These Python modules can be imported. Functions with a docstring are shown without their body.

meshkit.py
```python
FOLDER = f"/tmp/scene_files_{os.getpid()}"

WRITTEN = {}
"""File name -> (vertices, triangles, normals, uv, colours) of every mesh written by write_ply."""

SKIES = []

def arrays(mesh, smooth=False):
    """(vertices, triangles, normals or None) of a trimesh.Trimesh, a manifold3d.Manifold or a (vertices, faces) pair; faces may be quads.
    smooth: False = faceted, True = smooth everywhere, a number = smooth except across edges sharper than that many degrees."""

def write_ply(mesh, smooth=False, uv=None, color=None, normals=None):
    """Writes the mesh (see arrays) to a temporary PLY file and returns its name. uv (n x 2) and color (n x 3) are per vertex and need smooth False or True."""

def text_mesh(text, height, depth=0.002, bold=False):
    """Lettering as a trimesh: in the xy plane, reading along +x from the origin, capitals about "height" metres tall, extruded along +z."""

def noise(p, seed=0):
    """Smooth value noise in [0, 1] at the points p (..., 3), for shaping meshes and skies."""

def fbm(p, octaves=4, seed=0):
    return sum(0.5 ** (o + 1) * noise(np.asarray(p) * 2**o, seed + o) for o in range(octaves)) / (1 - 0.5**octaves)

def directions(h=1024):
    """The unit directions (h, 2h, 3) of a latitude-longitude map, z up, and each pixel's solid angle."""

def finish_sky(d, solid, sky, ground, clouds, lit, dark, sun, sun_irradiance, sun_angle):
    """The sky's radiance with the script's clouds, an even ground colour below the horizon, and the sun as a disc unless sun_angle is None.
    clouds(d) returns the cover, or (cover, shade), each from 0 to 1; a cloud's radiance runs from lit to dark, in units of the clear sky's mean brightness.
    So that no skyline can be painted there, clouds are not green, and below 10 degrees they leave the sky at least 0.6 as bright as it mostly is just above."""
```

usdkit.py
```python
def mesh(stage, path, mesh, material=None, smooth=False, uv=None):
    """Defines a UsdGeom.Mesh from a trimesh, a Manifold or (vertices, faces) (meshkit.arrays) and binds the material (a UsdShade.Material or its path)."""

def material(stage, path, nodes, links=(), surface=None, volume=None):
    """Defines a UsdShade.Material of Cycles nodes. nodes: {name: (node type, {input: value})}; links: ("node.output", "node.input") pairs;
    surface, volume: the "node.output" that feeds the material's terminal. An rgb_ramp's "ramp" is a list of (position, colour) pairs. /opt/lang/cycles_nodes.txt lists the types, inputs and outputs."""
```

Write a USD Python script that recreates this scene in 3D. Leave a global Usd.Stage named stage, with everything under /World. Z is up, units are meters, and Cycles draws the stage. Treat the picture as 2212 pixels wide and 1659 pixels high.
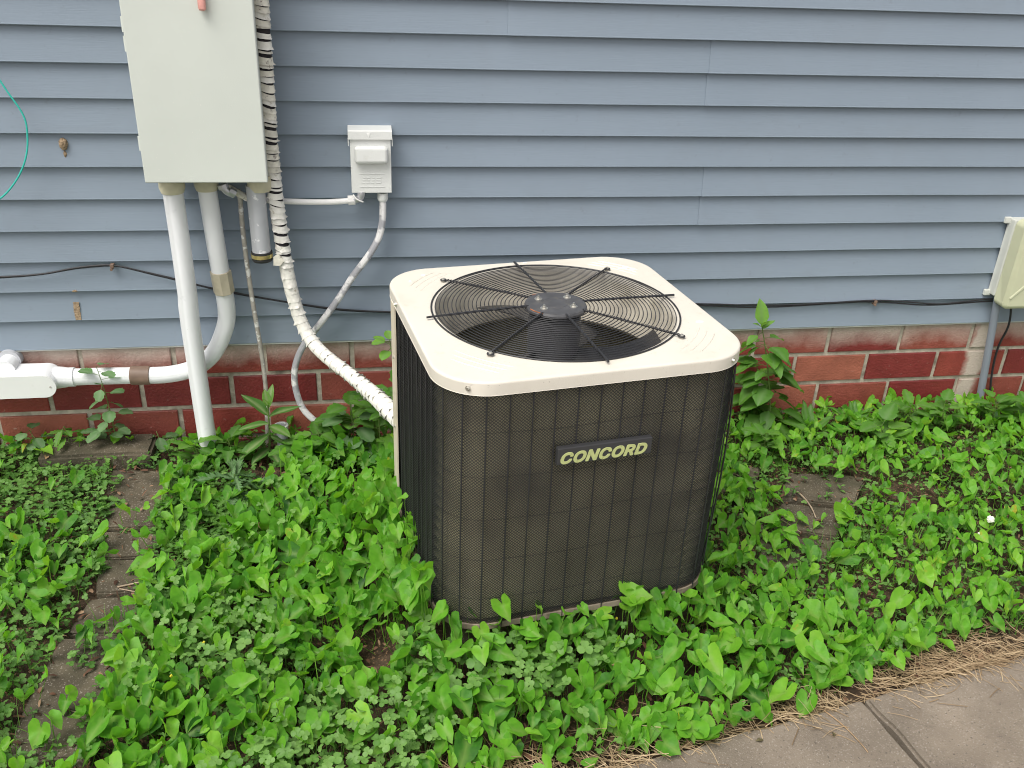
import math, random
import numpy as np, trimesh, shapely.geometry as sg
from shapely import affinity
from shapely.ops import unary_union
import manifold3d as m3
import usdkit, meshkit
from pxr import Usd, UsdGeom, UsdLux, UsdShade, Sdf, Gf, Vt

random.seed(7)
RNG = np.random.default_rng(7)
stage = Usd.Stage.CreateInMemory()
UsdGeom.SetStageUpAxis(stage, UsdGeom.Tokens.z)
UsdGeom.SetStageMetersPerUnit(stage, 1.0)
UsdGeom.Xform.Define(stage, '/World')
UsdGeom.Scope.Define(stage, '/World/Looks')

# ------------------------------------------------------------------ camera, sky, sun, exposure
EXPOSURE = 1.4
SUN_DIR = np.array([-0.50, -0.34, 1.15])
SUN_INT, SUN_ANGLE, SKY_STRENGTH = 0.32, 45.0, 0.112
CAM = np.array([0.0, -2.973, 1.725])
PITCH, YAW, ROLL, FOCAL = math.radians(27.066), math.radians(10.124), math.radians(2.493), 1983.42   # focal length for a picture 2212 wide


def basis():
    p, y, r = PITCH, YAW, ROLL
    f = np.array([math.sin(y) * math.cos(p), math.cos(y) * math.cos(p), -math.sin(p)])
    rt = np.array([math.cos(y), -math.sin(y), 0.0])
    up = np.cross(rt, f)
    return np.array([math.cos(r) * rt + math.sin(r) * up, -math.sin(r) * rt + math.cos(r) * up, f])


BAS = basis()
cam = UsdGeom.Camera.Define(stage, '/World/camera')
cam.CreateHorizontalApertureAttr(36.0)
cam.CreateVerticalApertureAttr(27.0)
cam.CreateFocalLengthAttr(36.0 * FOCAL / 2212.0)
cam.CreateClippingRangeAttr(Gf.Vec2f(0.05, 2000))
cam.CreateExposureAttr(EXPOSURE)
M = np.eye(4)
M[:3, 0], M[:3, 1], M[:3, 2], M[:3, 3] = BAS[0], BAS[1], -BAS[2], CAM
cam.AddTransformOp().Set(Gf.Matrix4d(*M.T.ravel().tolist()))

sd = SUN_DIR / np.linalg.norm(SUN_DIR)
dome = UsdLux.DomeLight.Define(stage, '/World/sky')
dome.CreateIntensityAttr(1.0)
sky_mat = usdkit.material(stage, '/World/Looks/sky_look', {
    'sky': ('sky_texture', {'sky_type': 'single_scattering', 'sun_disc': False, 'sun_elevation': float(math.asin(sd[2])),
                            'sun_rotation': float(math.atan2(sd[0], sd[1])), 'altitude': 100.0, 'air_density': 1.0, 'aerosol_density': 2.0, 'ozone_density': 1.0}),
    'tc': ('texture_coordinate', {}),
    'n': ('noise_texture', {'scale': 2.2, 'detail': 5.0, 'roughness': 0.6}),
    'r': ('rgb_ramp', {'ramp': [(0.25, (0.45,) * 3), (0.6, (1, 1, 1))]}),
    'bw': ('rgb_to_bw', {}),
    'gray': ('mix_color', {'blend_type': 'multiply', 'fac': 1.0, 'b': (1.0, 0.97, 0.93)}),
    'mix': ('mix_color', {'blend_type': 'mix'}),
    'bg': ('background_shader', {'strength': SKY_STRENGTH})},
    [('tc.generated', 'n.vector'), ('n.fac', 'r.fac'), ('sky.color', 'bw.color'), ('bw.val', 'gray.a'), ('r.color', 'mix.fac'),
     ('sky.color', 'mix.a'), ('gray.result', 'mix.b'), ('mix.result', 'bg.color')], surface='bg.background')
UsdShade.MaterialBindingAPI.Apply(dome.GetPrim()).Bind(sky_mat)
dome.GetPrim().SetCustomDataByKey('kind', 'structure')
sun = UsdLux.DistantLight.Define(stage, '/World/sun')
sun.CreateNormalizeAttr(True)
sun.CreateIntensityAttr(SUN_INT)
sun.CreateAngleAttr(SUN_ANGLE)
sun.CreateColorAttr(Gf.Vec3f(1.0, 0.96, 0.9))
zx = sd
xx = np.cross([0, 0, 1.0], zx); xx /= np.linalg.norm(xx)
yx = np.cross(zx, xx)
S = np.eye(4); S[:3, 0], S[:3, 1], S[:3, 2] = xx, yx, zx
sun.AddTransformOp().Set(Gf.Matrix4d(*S.T.ravel().tolist()))


def at(px, py, Y=None, Z=None):
    """The place seen at px, py of a 2212 x 1659 picture, on the plane y = Y or z = Z (used as a tape measure)."""
    d = BAS.T @ np.array([(px - 1106.0) / FOCAL, -(py - 829.5) / FOCAL, 1.0])
    t = (Y - CAM[1]) / d[1] if Y is not None else (Z - CAM[2]) / d[2]
    return CAM + t * d


# ------------------------------------------------------------------ prims
COUNT = {}


def numbered(parent, name):
    k = COUNT.get((parent, name), 0)
    COUNT[(parent, name)] = k + 1
    return f'{parent}/{name}' if k == 0 else f'{parent}/{name}_{k:03d}'


def tag(prim, label=None, cat=None, group=None, kind=None):
    for k, v in (('label', label), ('category', cat), ('group', group), ('kind', kind)):
        if v:
            prim.SetCustomDataByKey(k, v)
    return prim


class Thing:
    def __init__(self, name, label, cat, base=(0, 0, 0), rotz=0.0, group=None, kind=None):
        self.path = numbered('/World', name)
        self.base, self.rotz = np.array(base, float), rotz
        x = UsdGeom.Xform.Define(stage, self.path)
        x.AddTranslateOp().Set(Gf.Vec3d(*map(float, base)))
        if rotz:
            x.AddRotateZOp().Set(math.degrees(rotz))
        self.prim = tag(x.GetPrim(), label, cat, group, kind)

    def part(self, name, mesh, mat, smooth=30, parent=None, label=None, kind=None, local=False, pv=None):
        path = numbered(parent or self.path, name)
        v, f, n = meshkit.arrays(mesh, smooth)
        if not local:
            v = v - self.base
            if self.rotz:
                c, s = math.cos(-self.rotz), math.sin(-self.rotz)
                Rm = np.array([[c, -s, 0], [s, c, 0], [0, 0, 1]])
                v = v @ Rm.T
                n = None if n is None else n @ Rm.T
        put(path, v, f, n, mat, pv)
        tag(stage.GetPrimAtPath(path), label, kind=kind)
        return path


def put(path, v, f, n, mat, pv=None):
    m = UsdGeom.Mesh.Define(stage, path)
    m.CreatePointsAttr(Vt.Vec3fArray.FromNumpy(np.ascontiguousarray(v, np.float32)))
    m.CreateFaceVertexCountsAttr(Vt.IntArray.FromNumpy(np.full(len(f), 3, np.int32)))
    m.CreateFaceVertexIndicesAttr(Vt.IntArray.FromNumpy(np.ascontiguousarray(f, np.int32).ravel()))
    m.CreateSubdivisionSchemeAttr('none')
    if n is not None:
        m.CreateNormalsAttr(Vt.Vec3fArray.FromNumpy(np.ascontiguousarray(n, np.float32)))
        m.SetNormalsInterpolation('vertex')
    for k, a in (pv or {}).items():
        UsdGeom.PrimvarsAPI(m).CreatePrimvar(k, Sdf.ValueTypeNames.FloatArray, 'vertex').Set(Vt.FloatArray.FromNumpy(np.ascontiguousarray(a, np.float32)))
    UsdShade.MaterialBindingAPI.Apply(m.GetPrim()).Bind(mat)
    return m.GetPrim()


def single(name, mesh, mat, label=None, cat=None, group=None, kind=None, smooth=30, pv=None):
    path = numbered('/World', name)
    v, f, n = meshkit.arrays(mesh, smooth)
    return tag(put(path, v, f, n, mat, pv), label, cat, group, kind)


# ------------------------------------------------------------------ shapes
def box(x0, x1, y0, y1, z0, z1):
    b = trimesh.creation.box([x1 - x0, y1 - y0, z1 - z0])
    b.apply_translation([(x0 + x1) / 2, (y0 + y1) / 2, (z0 + z1) / 2])
    return b


def rbox(x0, x1, y0, y1, z0, z1, r, k=1):
    s = trimesh.creation.icosphere(k, r)
    pts = [s.vertices + [x, y, z] for x in (x0 + r, x1 - r) for y in (y0 + r, y1 - r) for z in (z0 + r, z1 - r)]
    return trimesh.convex.convex_hull(np.vstack(pts))


def cham(x0, x1, y0, y1, z0, z1, c):
    """A box with its front (-y) edges chamfered."""
    P = np.array([[x0, y1, z0], [x1, y1, z0], [x1, y1, z1], [x0, y1, z1], [x0, y0 + c, z0], [x1, y0 + c, z0], [x1, y0 + c, z1], [x0, y0 + c, z1],
                  [x0 + c, y0, z0 + c], [x1 - c, y0, z0 + c], [x1 - c, y0, z1 - c], [x0 + c, y0, z1 - c]])
    return trimesh.convex.convex_hull(P)


def smooth_path(pts, n=60):
    P = np.asarray(pts, float)
    if len(P) == 2:
        return np.linspace(P[0], P[1], n)
    d = np.r_[0, np.cumsum(np.linalg.norm(np.diff(P, axis=0), axis=1) ** 0.5)]
    from scipy.interpolate import CubicSpline, PchipInterpolator
    t = np.linspace(0, d[-1], n)
    return CubicSpline(d, P)(t) if len(P) > 3 else PchipInterpolator(d, P)(t)


def tube(path, r, n=12, cap=True):
    P = np.asarray(path, float)
    r = np.broadcast_to(np.asarray(r, float), (len(P),))
    T = np.gradient(P, axis=0)
    T /= np.linalg.norm(T, axis=1, keepdims=True)
    a = np.array([0, 0, 1.0]) if abs(T[0][2]) < 0.9 else np.array([1.0, 0, 0])
    N = np.zeros_like(P)
    N[0] = np.cross(T[0], a); N[0] /= np.linalg.norm(N[0])
    for i in range(1, len(P)):
        v = N[i - 1] - T[i] * (N[i - 1] @ T[i])
        N[i] = v / np.linalg.norm(v)
    B = np.cross(T, N)
    an = np.linspace(0, 2 * np.pi, n, endpoint=False)
    V = (P[:, None] + r[:, None, None] * (np.cos(an)[None, :, None] * N[:, None] + np.sin(an)[None, :, None] * B[:, None])).reshape(-1, 3)
    i, j = np.meshgrid(np.arange(len(P) - 1), np.arange(n), indexing='ij')
    q = np.stack([i * n + j, i * n + (j + 1) % n, (i + 1) * n + (j + 1) % n, (i + 1) * n + j], -1).reshape(-1, 4)
    F = np.vstack([q[:, [0, 1, 2]], q[:, [0, 2, 3]]])
    if cap:
        k = len(V)
        V = np.vstack([V, P[:1], P[-1:]])
        e = np.arange(n)
        F = np.vstack([F, np.stack([np.full(n, k), (e + 1) % n, e], 1), np.stack([np.full(n, k + 1), (len(P) - 1) * n + e, (len(P) - 1) * n + (e + 1) % n], 1)])
    return trimesh.Trimesh(V, F, process=False)


def cyl(p0, p1, r, n=24, r1=None):
    return tube(np.linspace(p0, p1, 2), [r, r if r1 is None else r1], n)


def lathe(prof, n=40, c=(0, 0, 0)):
    """prof: (radius, z) pairs."""
    m = trimesh.creation.revolve(np.array(prof, float), sections=n)
    m.apply_translation(c)
    return m


def cat(ms):
    return trimesh.util.concatenate(ms)


def extr(poly, h, z=0.0):
    m = trimesh.creation.extrude_polygon(poly, h, engine='earcut')
    m.apply_translation([0, 0, z])
    return m


# ------------------------------------------------------------------ materials
def mat(name, color, rough=0.5, spec=0.5, metallic=0.0, var=0.12, vscale=9.0, bump=0.0, bscale=200.0, speck=None, dirt=None, extra=None):
    """Plain principled material with soft noise variation, fine bump, specks (colour, scale, threshold) and dirt (colour, scale, low, high)."""
    c = np.array(color, float)
    N = {'geo': ('geometry', {}), 'n': ('noise_texture', {'scale': vscale, 'detail': 4.0}),
         'r': ('rgb_ramp', {'ramp': [(0.3, tuple(c * (1 - var))), (0.7, tuple(np.minimum(c * (1 + var), 1)))]}),
         'p': ('principled_bsdf', {'roughness': rough, 'metallic': metallic, 'specular_ior_level': spec})}
    L = [('geo.position', 'n.vector'), ('n.fac', 'r.fac')]
    out = 'r.color'
    for k, (sp, sc, lo, hi) in enumerate([s for s in (speck, dirt) if s] + (extra or [])):
        N[f'sn{k}'] = ('noise_texture', {'scale': sc, 'detail': 3.0 if sc < 100 else 1.0, 'roughness': 0.6})
        N[f'sr{k}'] = ('rgb_ramp', {'ramp': [(lo, (0, 0, 0)), (hi, (1, 1, 1))]})
        N[f'sm{k}'] = ('mix_color', {'b': tuple(sp)})
        L += [('geo.position', f'sn{k}.vector'), (f'sn{k}.fac', f'sr{k}.fac'), (f'sr{k}.color', f'sm{k}.fac'), (out, f'sm{k}.a')]
        out = f'sm{k}.result'
    L.append((out, 'p.base_color'))
    if bump:
        N['bn'] = ('noise_texture', {'scale': bscale, 'detail': 3.0})
        N['b'] = ('bump', {'strength': 1.0, 'distance': bump})
        L += [('geo.position', 'bn.vector'), ('bn.fac', 'b.height'), ('b.normal', 'p.normal')]
    return usdkit.material(stage, '/World/Looks/' + name, N, L, surface='p.BSDF')


def siding_mat():
    N = {'geo': ('geometry', {}), 'map': ('mapping', {'scale': (3.0, 40.0, 90.0)}),
         'g': ('noise_texture', {'scale': 4.0, 'detail': 6.0, 'roughness': 0.65}), 'n': ('noise_texture', {'scale': 1.3, 'detail': 3.0}),
         'r': ('rgb_ramp', {'ramp': [(0.3, (0.218, 0.268, 0.326)), (0.7, (0.241, 0.292, 0.353))]}),
         'd': ('noise_texture', {'scale': 26.0, 'detail': 6.0, 'roughness': 0.7}), 'dr': ('rgb_ramp', {'ramp': [(0.62, (0, 0, 0)), (0.8, (0.5, 0.5, 0.5))]}),
         'dm': ('mix_color', {'b': (0.16, 0.17, 0.18)}), 'e': ('noise_texture', {'scale': 3.4, 'detail': 7.0, 'roughness': 0.7, 'distortion': 0.6}), 'er': ('rgb_ramp', {'ramp': [(0.5, (0, 0, 0)), (0.8, (0.22, 0.22, 0.22))]}), 'em': ('mix_color', {'b': (0.19, 0.205, 0.22)}),
         'b': ('bump', {'strength': 0.5, 'distance': 0.0009}), 'p': ('principled_bsdf', {'roughness': 0.5, 'specular_ior_level': 0.4})}
    L = [('geo.position', 'map.vector'), ('map.vector', 'g.vector'), ('geo.position', 'n.vector'), ('geo.position', 'd.vector'), ('n.fac', 'r.fac'),
         ('d.fac', 'dr.fac'), ('dr.color', 'dm.fac'), ('r.color', 'dm.a'), ('geo.position', 'e.vector'), ('e.fac', 'er.fac'), ('er.color', 'em.fac'), ('dm.result', 'em.a'), ('em.result', 'p.base_color'), ('g.fac', 'b.height'), ('b.normal', 'p.normal')]
    return usdkit.material(stage, '/World/Looks/blue_vinyl', N, L, surface='p.BSDF')


def brick_mat(name, color, spray):
    """Glazed red brick; spray = white paint that drifted onto the top course, a stain with its own ragged edge."""
    c = np.array(color)
    N = {'geo': ('geometry', {}), 'n': ('noise_texture', {'scale': 14.0, 'detail': 5.0, 'roughness': 0.6}),
         'r': ('rgb_ramp', {'ramp': [(0.25, tuple(c * 0.78)), (0.5, tuple(c)), (0.75, tuple(c * 1.2 + 0.004))]}), 'xyz': ('separate_xyz', {}),
         'n2': ('noise_texture', {'scale': 7.0, 'detail': 6.0, 'roughness': 0.65}),
         'a': ('math', {'math_type': 'multiply_add', 'value2': 0.15, 'value3': -0.075}),
         'z': ('math', {'math_type': 'add'}), 'm': ('map_range', {'from_min': 0.278, 'from_max': 0.372, 'to_min': 0.0, 'to_max': spray, 'clamp': True}),
         'n3': ('noise_texture', {'scale': 60.0, 'detail': 4.0}), 'r3': ('rgb_ramp', {'ramp': [(0.66, (0, 0, 0)), (0.78, (0.35,) * 3)]}),
         'pit': ('mix_color', {'b': (0.42, 0.36, 0.30)}),
         'mx': ('mix_color', {'b': (0.50, 0.46, 0.39)}),
         'bn': ('noise_texture', {'scale': 120.0, 'detail': 3.0}), 'b': ('bump', {'strength': 0.9, 'distance': 0.0028}),
         'p': ('principled_bsdf', {'roughness': 0.5, 'specular_ior_level': 0.45})}
    L = [('geo.position', 'n.vector'), ('n.fac', 'r.fac'), ('geo.position', 'xyz.vector'), ('geo.position', 'n2.vector'), ('n2.fac', 'a.value1'),
         ('a.value', 'z.value1'), ('xyz.z', 'z.value2'), ('z.value', 'm.value'), ('geo.position', 'n3.vector'), ('n3.fac', 'r3.fac'), ('r3.color', 'pit.fac'),
         ('r.color', 'pit.a'), ('pit.result', 'mx.a'), ('geo.position', 'bn.vector'), ('bn.fac', 'b.height'), ('b.normal', 'p.normal')]
    # efflorescence: a pale streak running down the wall under the telephone box
    N.update({'sx': ('math', {'math_type': 'multiply_add', 'value2': 0.10, 'value3': 2.395}), 'dx': ('math', {'math_type': 'subtract'}), 'ab': ('math', {'math_type': 'absolute'}),
              'nn': ('math', {'math_type': 'multiply_add', 'value2': 0.09, 'value3': -0.045}), 'ad': ('math', {'math_type': 'add'}),
              'em': ('map_range', {'from_min': 0.028, 'from_max': 0.055, 'to_min': 0.8, 'to_max': 0.0, 'clamp': True}), 'mx2': ('math', {'math_type': 'maximum'})})
    L += [('xyz.z', 'sx.value1'), ('xyz.x', 'dx.value1'), ('sx.value', 'dx.value2'), ('dx.value', 'ab.value1'), ('n2.fac', 'nn.value1'), ('ab.value', 'ad.value1'),
          ('nn.value', 'ad.value2'), ('ad.value', 'em.value'), ('m.result', 'mx2.value1'), ('em.result', 'mx2.value2'), ('mx2.value', 'mx.fac'), ('mx.result', 'p.base_color')]
    return usdkit.material(stage, '/World/Looks/' + name, N, L, surface='p.BSDF')


def leaf_mat(name, ramp, mid, rough=0.42, trans=0.35, vein=0.55, spec=0.32):
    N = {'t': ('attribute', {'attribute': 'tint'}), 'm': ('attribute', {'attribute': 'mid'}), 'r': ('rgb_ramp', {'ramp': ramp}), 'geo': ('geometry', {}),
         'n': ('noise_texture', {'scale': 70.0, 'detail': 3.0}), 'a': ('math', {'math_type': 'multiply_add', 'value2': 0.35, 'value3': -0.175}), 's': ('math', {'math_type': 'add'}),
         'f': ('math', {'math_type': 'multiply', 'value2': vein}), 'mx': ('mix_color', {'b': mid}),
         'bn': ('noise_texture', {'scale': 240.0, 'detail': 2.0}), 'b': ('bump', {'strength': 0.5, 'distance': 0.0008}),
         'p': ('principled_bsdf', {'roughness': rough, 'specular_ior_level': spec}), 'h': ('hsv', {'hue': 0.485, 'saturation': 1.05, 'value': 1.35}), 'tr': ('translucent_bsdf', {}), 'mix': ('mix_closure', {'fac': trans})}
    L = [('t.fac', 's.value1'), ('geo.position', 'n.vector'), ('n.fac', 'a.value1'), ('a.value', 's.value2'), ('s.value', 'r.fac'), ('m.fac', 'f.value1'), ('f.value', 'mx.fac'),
         ('r.color', 'mx.a'), ('mx.result', 'p.base_color'), ('mx.result', 'h.color'), ('h.color', 'tr.color'), ('p.BSDF', 'mix.closure1'), ('tr.BSDF', 'mix.closure2'),
         ('geo.position', 'bn.vector'), ('bn.fac', 'b.height'), ('b.normal', 'p.normal')]
    return usdkit.material(stage, '/World/Looks/' + name, N, L, surface='mix.closure')


M_SIDING = siding_mat()
M_MORTAR = mat('mortar', (0.40, 0.36, 0.29), 0.9, 0.2, var=0.25, vscale=30, bump=0.002, bscale=150, dirt=((0.16, 0.14, 0.11), 12, 0.55, 0.75))
BRICKS = [brick_mat('brick_red', (0.195, 0.035, 0.026), 0.72), brick_mat('brick_dark_red', (0.150, 0.020, 0.019), 0.72),
          brick_mat('brick_orange_red', (0.270, 0.085, 0.055), 0.72), brick_mat('brick_brown_red', (0.205, 0.050, 0.036), 0.72)]
M_SOIL = mat('soil', (0.060, 0.042, 0.028), 0.95, 0.15, var=0.55, vscale=26, bump=0.006, bscale=70, speck=((0.20, 0.12, 0.07), 130, 0.58, 0.68), dirt=((0.028, 0.018, 0.012), 7, 0.5, 0.62))
M_CONC = mat('walk_concrete', (0.190, 0.158, 0.123), 0.85, 0.25, var=0.2, vscale=6, bump=0.0016, bscale=260, speck=((0.34, 0.30, 0.26), 300, 0.60, 0.76),
             dirt=((0.13, 0.105, 0.082), 3.2, 0.50, 0.78), extra=[((0.09, 0.075, 0.06), 170, 0.66, 0.74), ((0.14, 0.115, 0.09), 40, 0.6, 0.8)])
M_STONE = mat('stepping_stone', (0.088, 0.073, 0.050), 0.85, 0.25, var=0.35, vscale=11, bump=0.002, bscale=160, speck=((0.26, 0.23, 0.19), 190, 0.62, 0.72),
              dirt=((0.055, 0.050, 0.032), 9, 0.45, 0.7))
M_LID = mat('lid_paint', (0.62, 0.580, 0.505), 0.38, 0.5, var=0.03, vscale=5, bump=0.00025, bscale=500, dirt=((0.55, 0.50, 0.40), 35, 0.62, 0.85), extra=[((0.45, 0.42, 0.36), 170, 0.71, 0.8), ((0.50, 0.46, 0.38), 7, 0.56, 0.95)])
M_PAN = mat('weathered_pan', (0.26, 0.215, 0.165), 0.6, 0.4, var=0.25, vscale=25, dirt=((0.08, 0.06, 0.045), 18, 0.5, 0.7))
M_BEIGE = mat('beige_paint', (0.56, 0.50, 0.39), 0.45, 0.45, var=0.08, dirt=((0.35, 0.29, 0.2), 18, 0.62, 0.8))
M_ORIF = mat('orifice_paint', (0.66, 0.61, 0.51), 0.5, 0.4, var=0.2, vscale=14, dirt=((0.30, 0.26, 0.16), 10, 0.55, 0.8))
M_BLACK = mat('black_coating', (0.018, 0.018, 0.020), 0.38, 0.5, var=0.2)
M_NET = mat('black_net', (0.024, 0.024, 0.025), 0.55, 0.35, var=0.2)
M_HUB = mat('hub_black', (0.060, 0.060, 0.064), 0.45, 0.5, var=0.25, vscale=30, dirt=((0.09, 0.085, 0.075), 40, 0.55, 0.75))
M_RUST = mat('rusty_metal', (0.30, 0.11, 0.05), 0.8, 0.3, var=0.4, vscale=90)
M_MOTOR = mat('motor_shell', (0.085, 0.085, 0.092), 0.3, 0.6, metallic=0.2, var=0.15)
M_BLADE = mat('fan_blade', (0.020, 0.020, 0.022), 0.28, 0.6, var=0.3, vscale=30)
M_COIL = mat('coil_fins', (0.35, 0.325, 0.205), 0.6, 0.35, var=0.3, vscale=5, bump=0.002, bscale=300, speck=((0.34, 0.31, 0.18), 160, 0.60, 0.72), dirt=((0.14, 0.125, 0.085), 4, 0.46, 0.75))
M_INNER = mat('pan_metal', (0.40, 0.39, 0.37), 0.5, 0.4, var=0.2, vscale=12)
M_ZINC = mat('zinc_screw', (0.62, 0.60, 0.55), 0.28, 0.5, metallic=0.9, var=0.15, vscale=60)
M_BADGE = mat('badge_black', (0.030, 0.030, 0.032), 0.4, 0.5)
M_LETTER = mat('letter_yellow_green', (0.41, 0.44, 0.19), 0.5, 0.4, var=0.1, vscale=60, dirt=((0.2, 0.2, 0.1), 90, 0.62, 0.75))
M_CAB = mat('cabinet_paint', (0.530, 0.560, 0.515), 0.42, 0.45, var=0.03, vscale=4, bump=0.0003, bscale=350, extra=[((0.66, 0.65, 0.6), 260, 0.74, 0.8)])
M_CABDARK = mat('cabinet_side', (0.34, 0.36, 0.33), 0.5, 0.4, var=0.1)
M_PINK = mat('faded_red_paint', (0.62, 0.30, 0.26), 0.5, 0.4, var=0.2, vscale=50, dirt=((0.65, 0.42, 0.38), 60, 0.5, 0.7))
M_HUBBEIGE = mat('conduit_hub', (0.50, 0.47, 0.34), 0.5, 0.4, var=0.15, vscale=20)
M_PVC = mat('white_pvc', (0.70, 0.71, 0.72), 0.36, 0.5, var=0.03, vscale=6, dirt=((0.45, 0.46, 0.47), 14, 0.62, 0.85), extra=[((0.34, 0.34, 0.35), 80, 0.72, 0.78)])
M_PVCGREY = mat('grey_pvc', (0.40, 0.41, 0.43), 0.42, 0.45, var=0.08, vscale=12, dirt=((0.70, 0.70, 0.70), 30, 0.60, 0.66))
M_COUPL = mat('coupling_tan', (0.40, 0.36, 0.27), 0.5, 0.4, var=0.2, vscale=20)
M_COUPLBR = mat('coupling_brown', (0.17, 0.115, 0.085), 0.5, 0.4, var=0.25, vscale=18)
M_STEEL = mat('weathered_conduit', (0.40, 0.37, 0.33), 0.5, 0.5, metallic=0.25, var=0.2, vscale=40, dirt=((0.72, 0.71, 0.69), 34, 0.55, 0.6), extra=[((0.22, 0.16, 0.10), 22, 0.62, 0.75)])
M_ALU = mat('aluminium_fitting', (0.50, 0.50, 0.52), 0.38, 0.5, metallic=0.6, var=0.2, vscale=40)
M_RUBBER = mat('black_rubber', (0.02, 0.02, 0.02), 0.6, 0.4)
M_BRASS = mat('brass_band', (0.62, 0.52, 0.22), 0.25, 0.6, metallic=0.8, var=0.2, vscale=30)
M_WHITEPAINT = mat('white_painted', (0.76, 0.75, 0.73), 0.45, 0.45, var=0.05, vscale=20, bump=0.0008, bscale=160, dirt=((0.33, 0.31, 0.28), 40, 0.66, 0.76))
M_WHIP = mat('flaking_whip', (0.36, 0.36, 0.38), 0.45, 0.45, var=0.12, vscale=20, dirt=((0.70, 0.69, 0.68), 15, 0.46, 0.52), extra=[((0.28, 0.25, 0.22), 50, 0.66, 0.72)])
M_TAPE = mat('white_tape', (0.74, 0.72, 0.66), 0.5, 0.4, var=0.10, vscale=30, bump=0.0012, bscale=120, dirt=((0.42, 0.38, 0.31), 45, 0.62, 0.76))
M_TAPE2 = mat('yellowed_tape', (0.68, 0.65, 0.56), 0.5, 0.4, var=0.15, vscale=40, bump=0.0012, bscale=120, dirt=((0.20, 0.17, 0.15), 55, 0.60, 0.70))
M_FOAM = mat('black_foam', (0.022, 0.019, 0.022), 0.75, 0.3, var=0.5, vscale=60, bump=0.002, bscale=140)
M_DISC = mat('disconnect_grey', (0.66, 0.67, 0.65), 0.4, 0.45, var=0.03, bump=0.0003, bscale=400, dirt=((0.50, 0.50, 0.46), 12, 0.64, 0.85))
M_PAINTDRIP = mat('paint_drip', (0.82, 0.82, 0.80), 0.4)
M_TELBOX = mat('telephone_box', (0.47, 0.48, 0.33), 0.5, 0.4, var=0.04, bump=0.0006, bscale=400)
M_TELBACK = mat('telephone_box_back', (0.50, 0.51, 0.47), 0.5, 0.4, var=0.05)
M_LEG = mat('bluegrey_painted_conduit', (0.165, 0.185, 0.215), 0.5, 0.45, var=0.06)
M_CABLE = mat('black_cable', (0.018, 0.017, 0.020), 0.45, 0.45, var=0.1)
M_TEAL = mat('teal_cable', (0.03, 0.42, 0.34), 0.45, 0.5, var=0.08)
M_MUD = mat('dried_mud', (0.27, 0.20, 0.13), 0.95, 0.1, var=0.4, vscale=140, bump=0.003, bscale=160)
M_STRAW = leaf_mat('dry_grass_look', [(0.0, (0.11, 0.068, 0.036)), (0.5, (0.29, 0.205, 0.115)), (1.0, (0.50, 0.385, 0.24))], (0.4, 0.3, 0.2), 0.7, 0.15)
M_LITTER = leaf_mat('mulch_look', [(0.0, (0.045, 0.022, 0.013)), (0.5, (0.13, 0.062, 0.035)), (1.0, (0.26, 0.165, 0.10))], (0.2, 0.13, 0.08), 0.8, 0.05)
M_VIOLET = leaf_mat('violet_leaf', [(0.0, (0.022, 0.095, 0.012)), (0.30, (0.062, 0.220, 0.017)), (0.65, (0.132, 0.365, 0.026)), (0.95, (0.215, 0.450, 0.040)), (1.0, (0.38, 0.36, 0.04))], (0.23, 0.36, 0.08), 0.5, 0.40)
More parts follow.
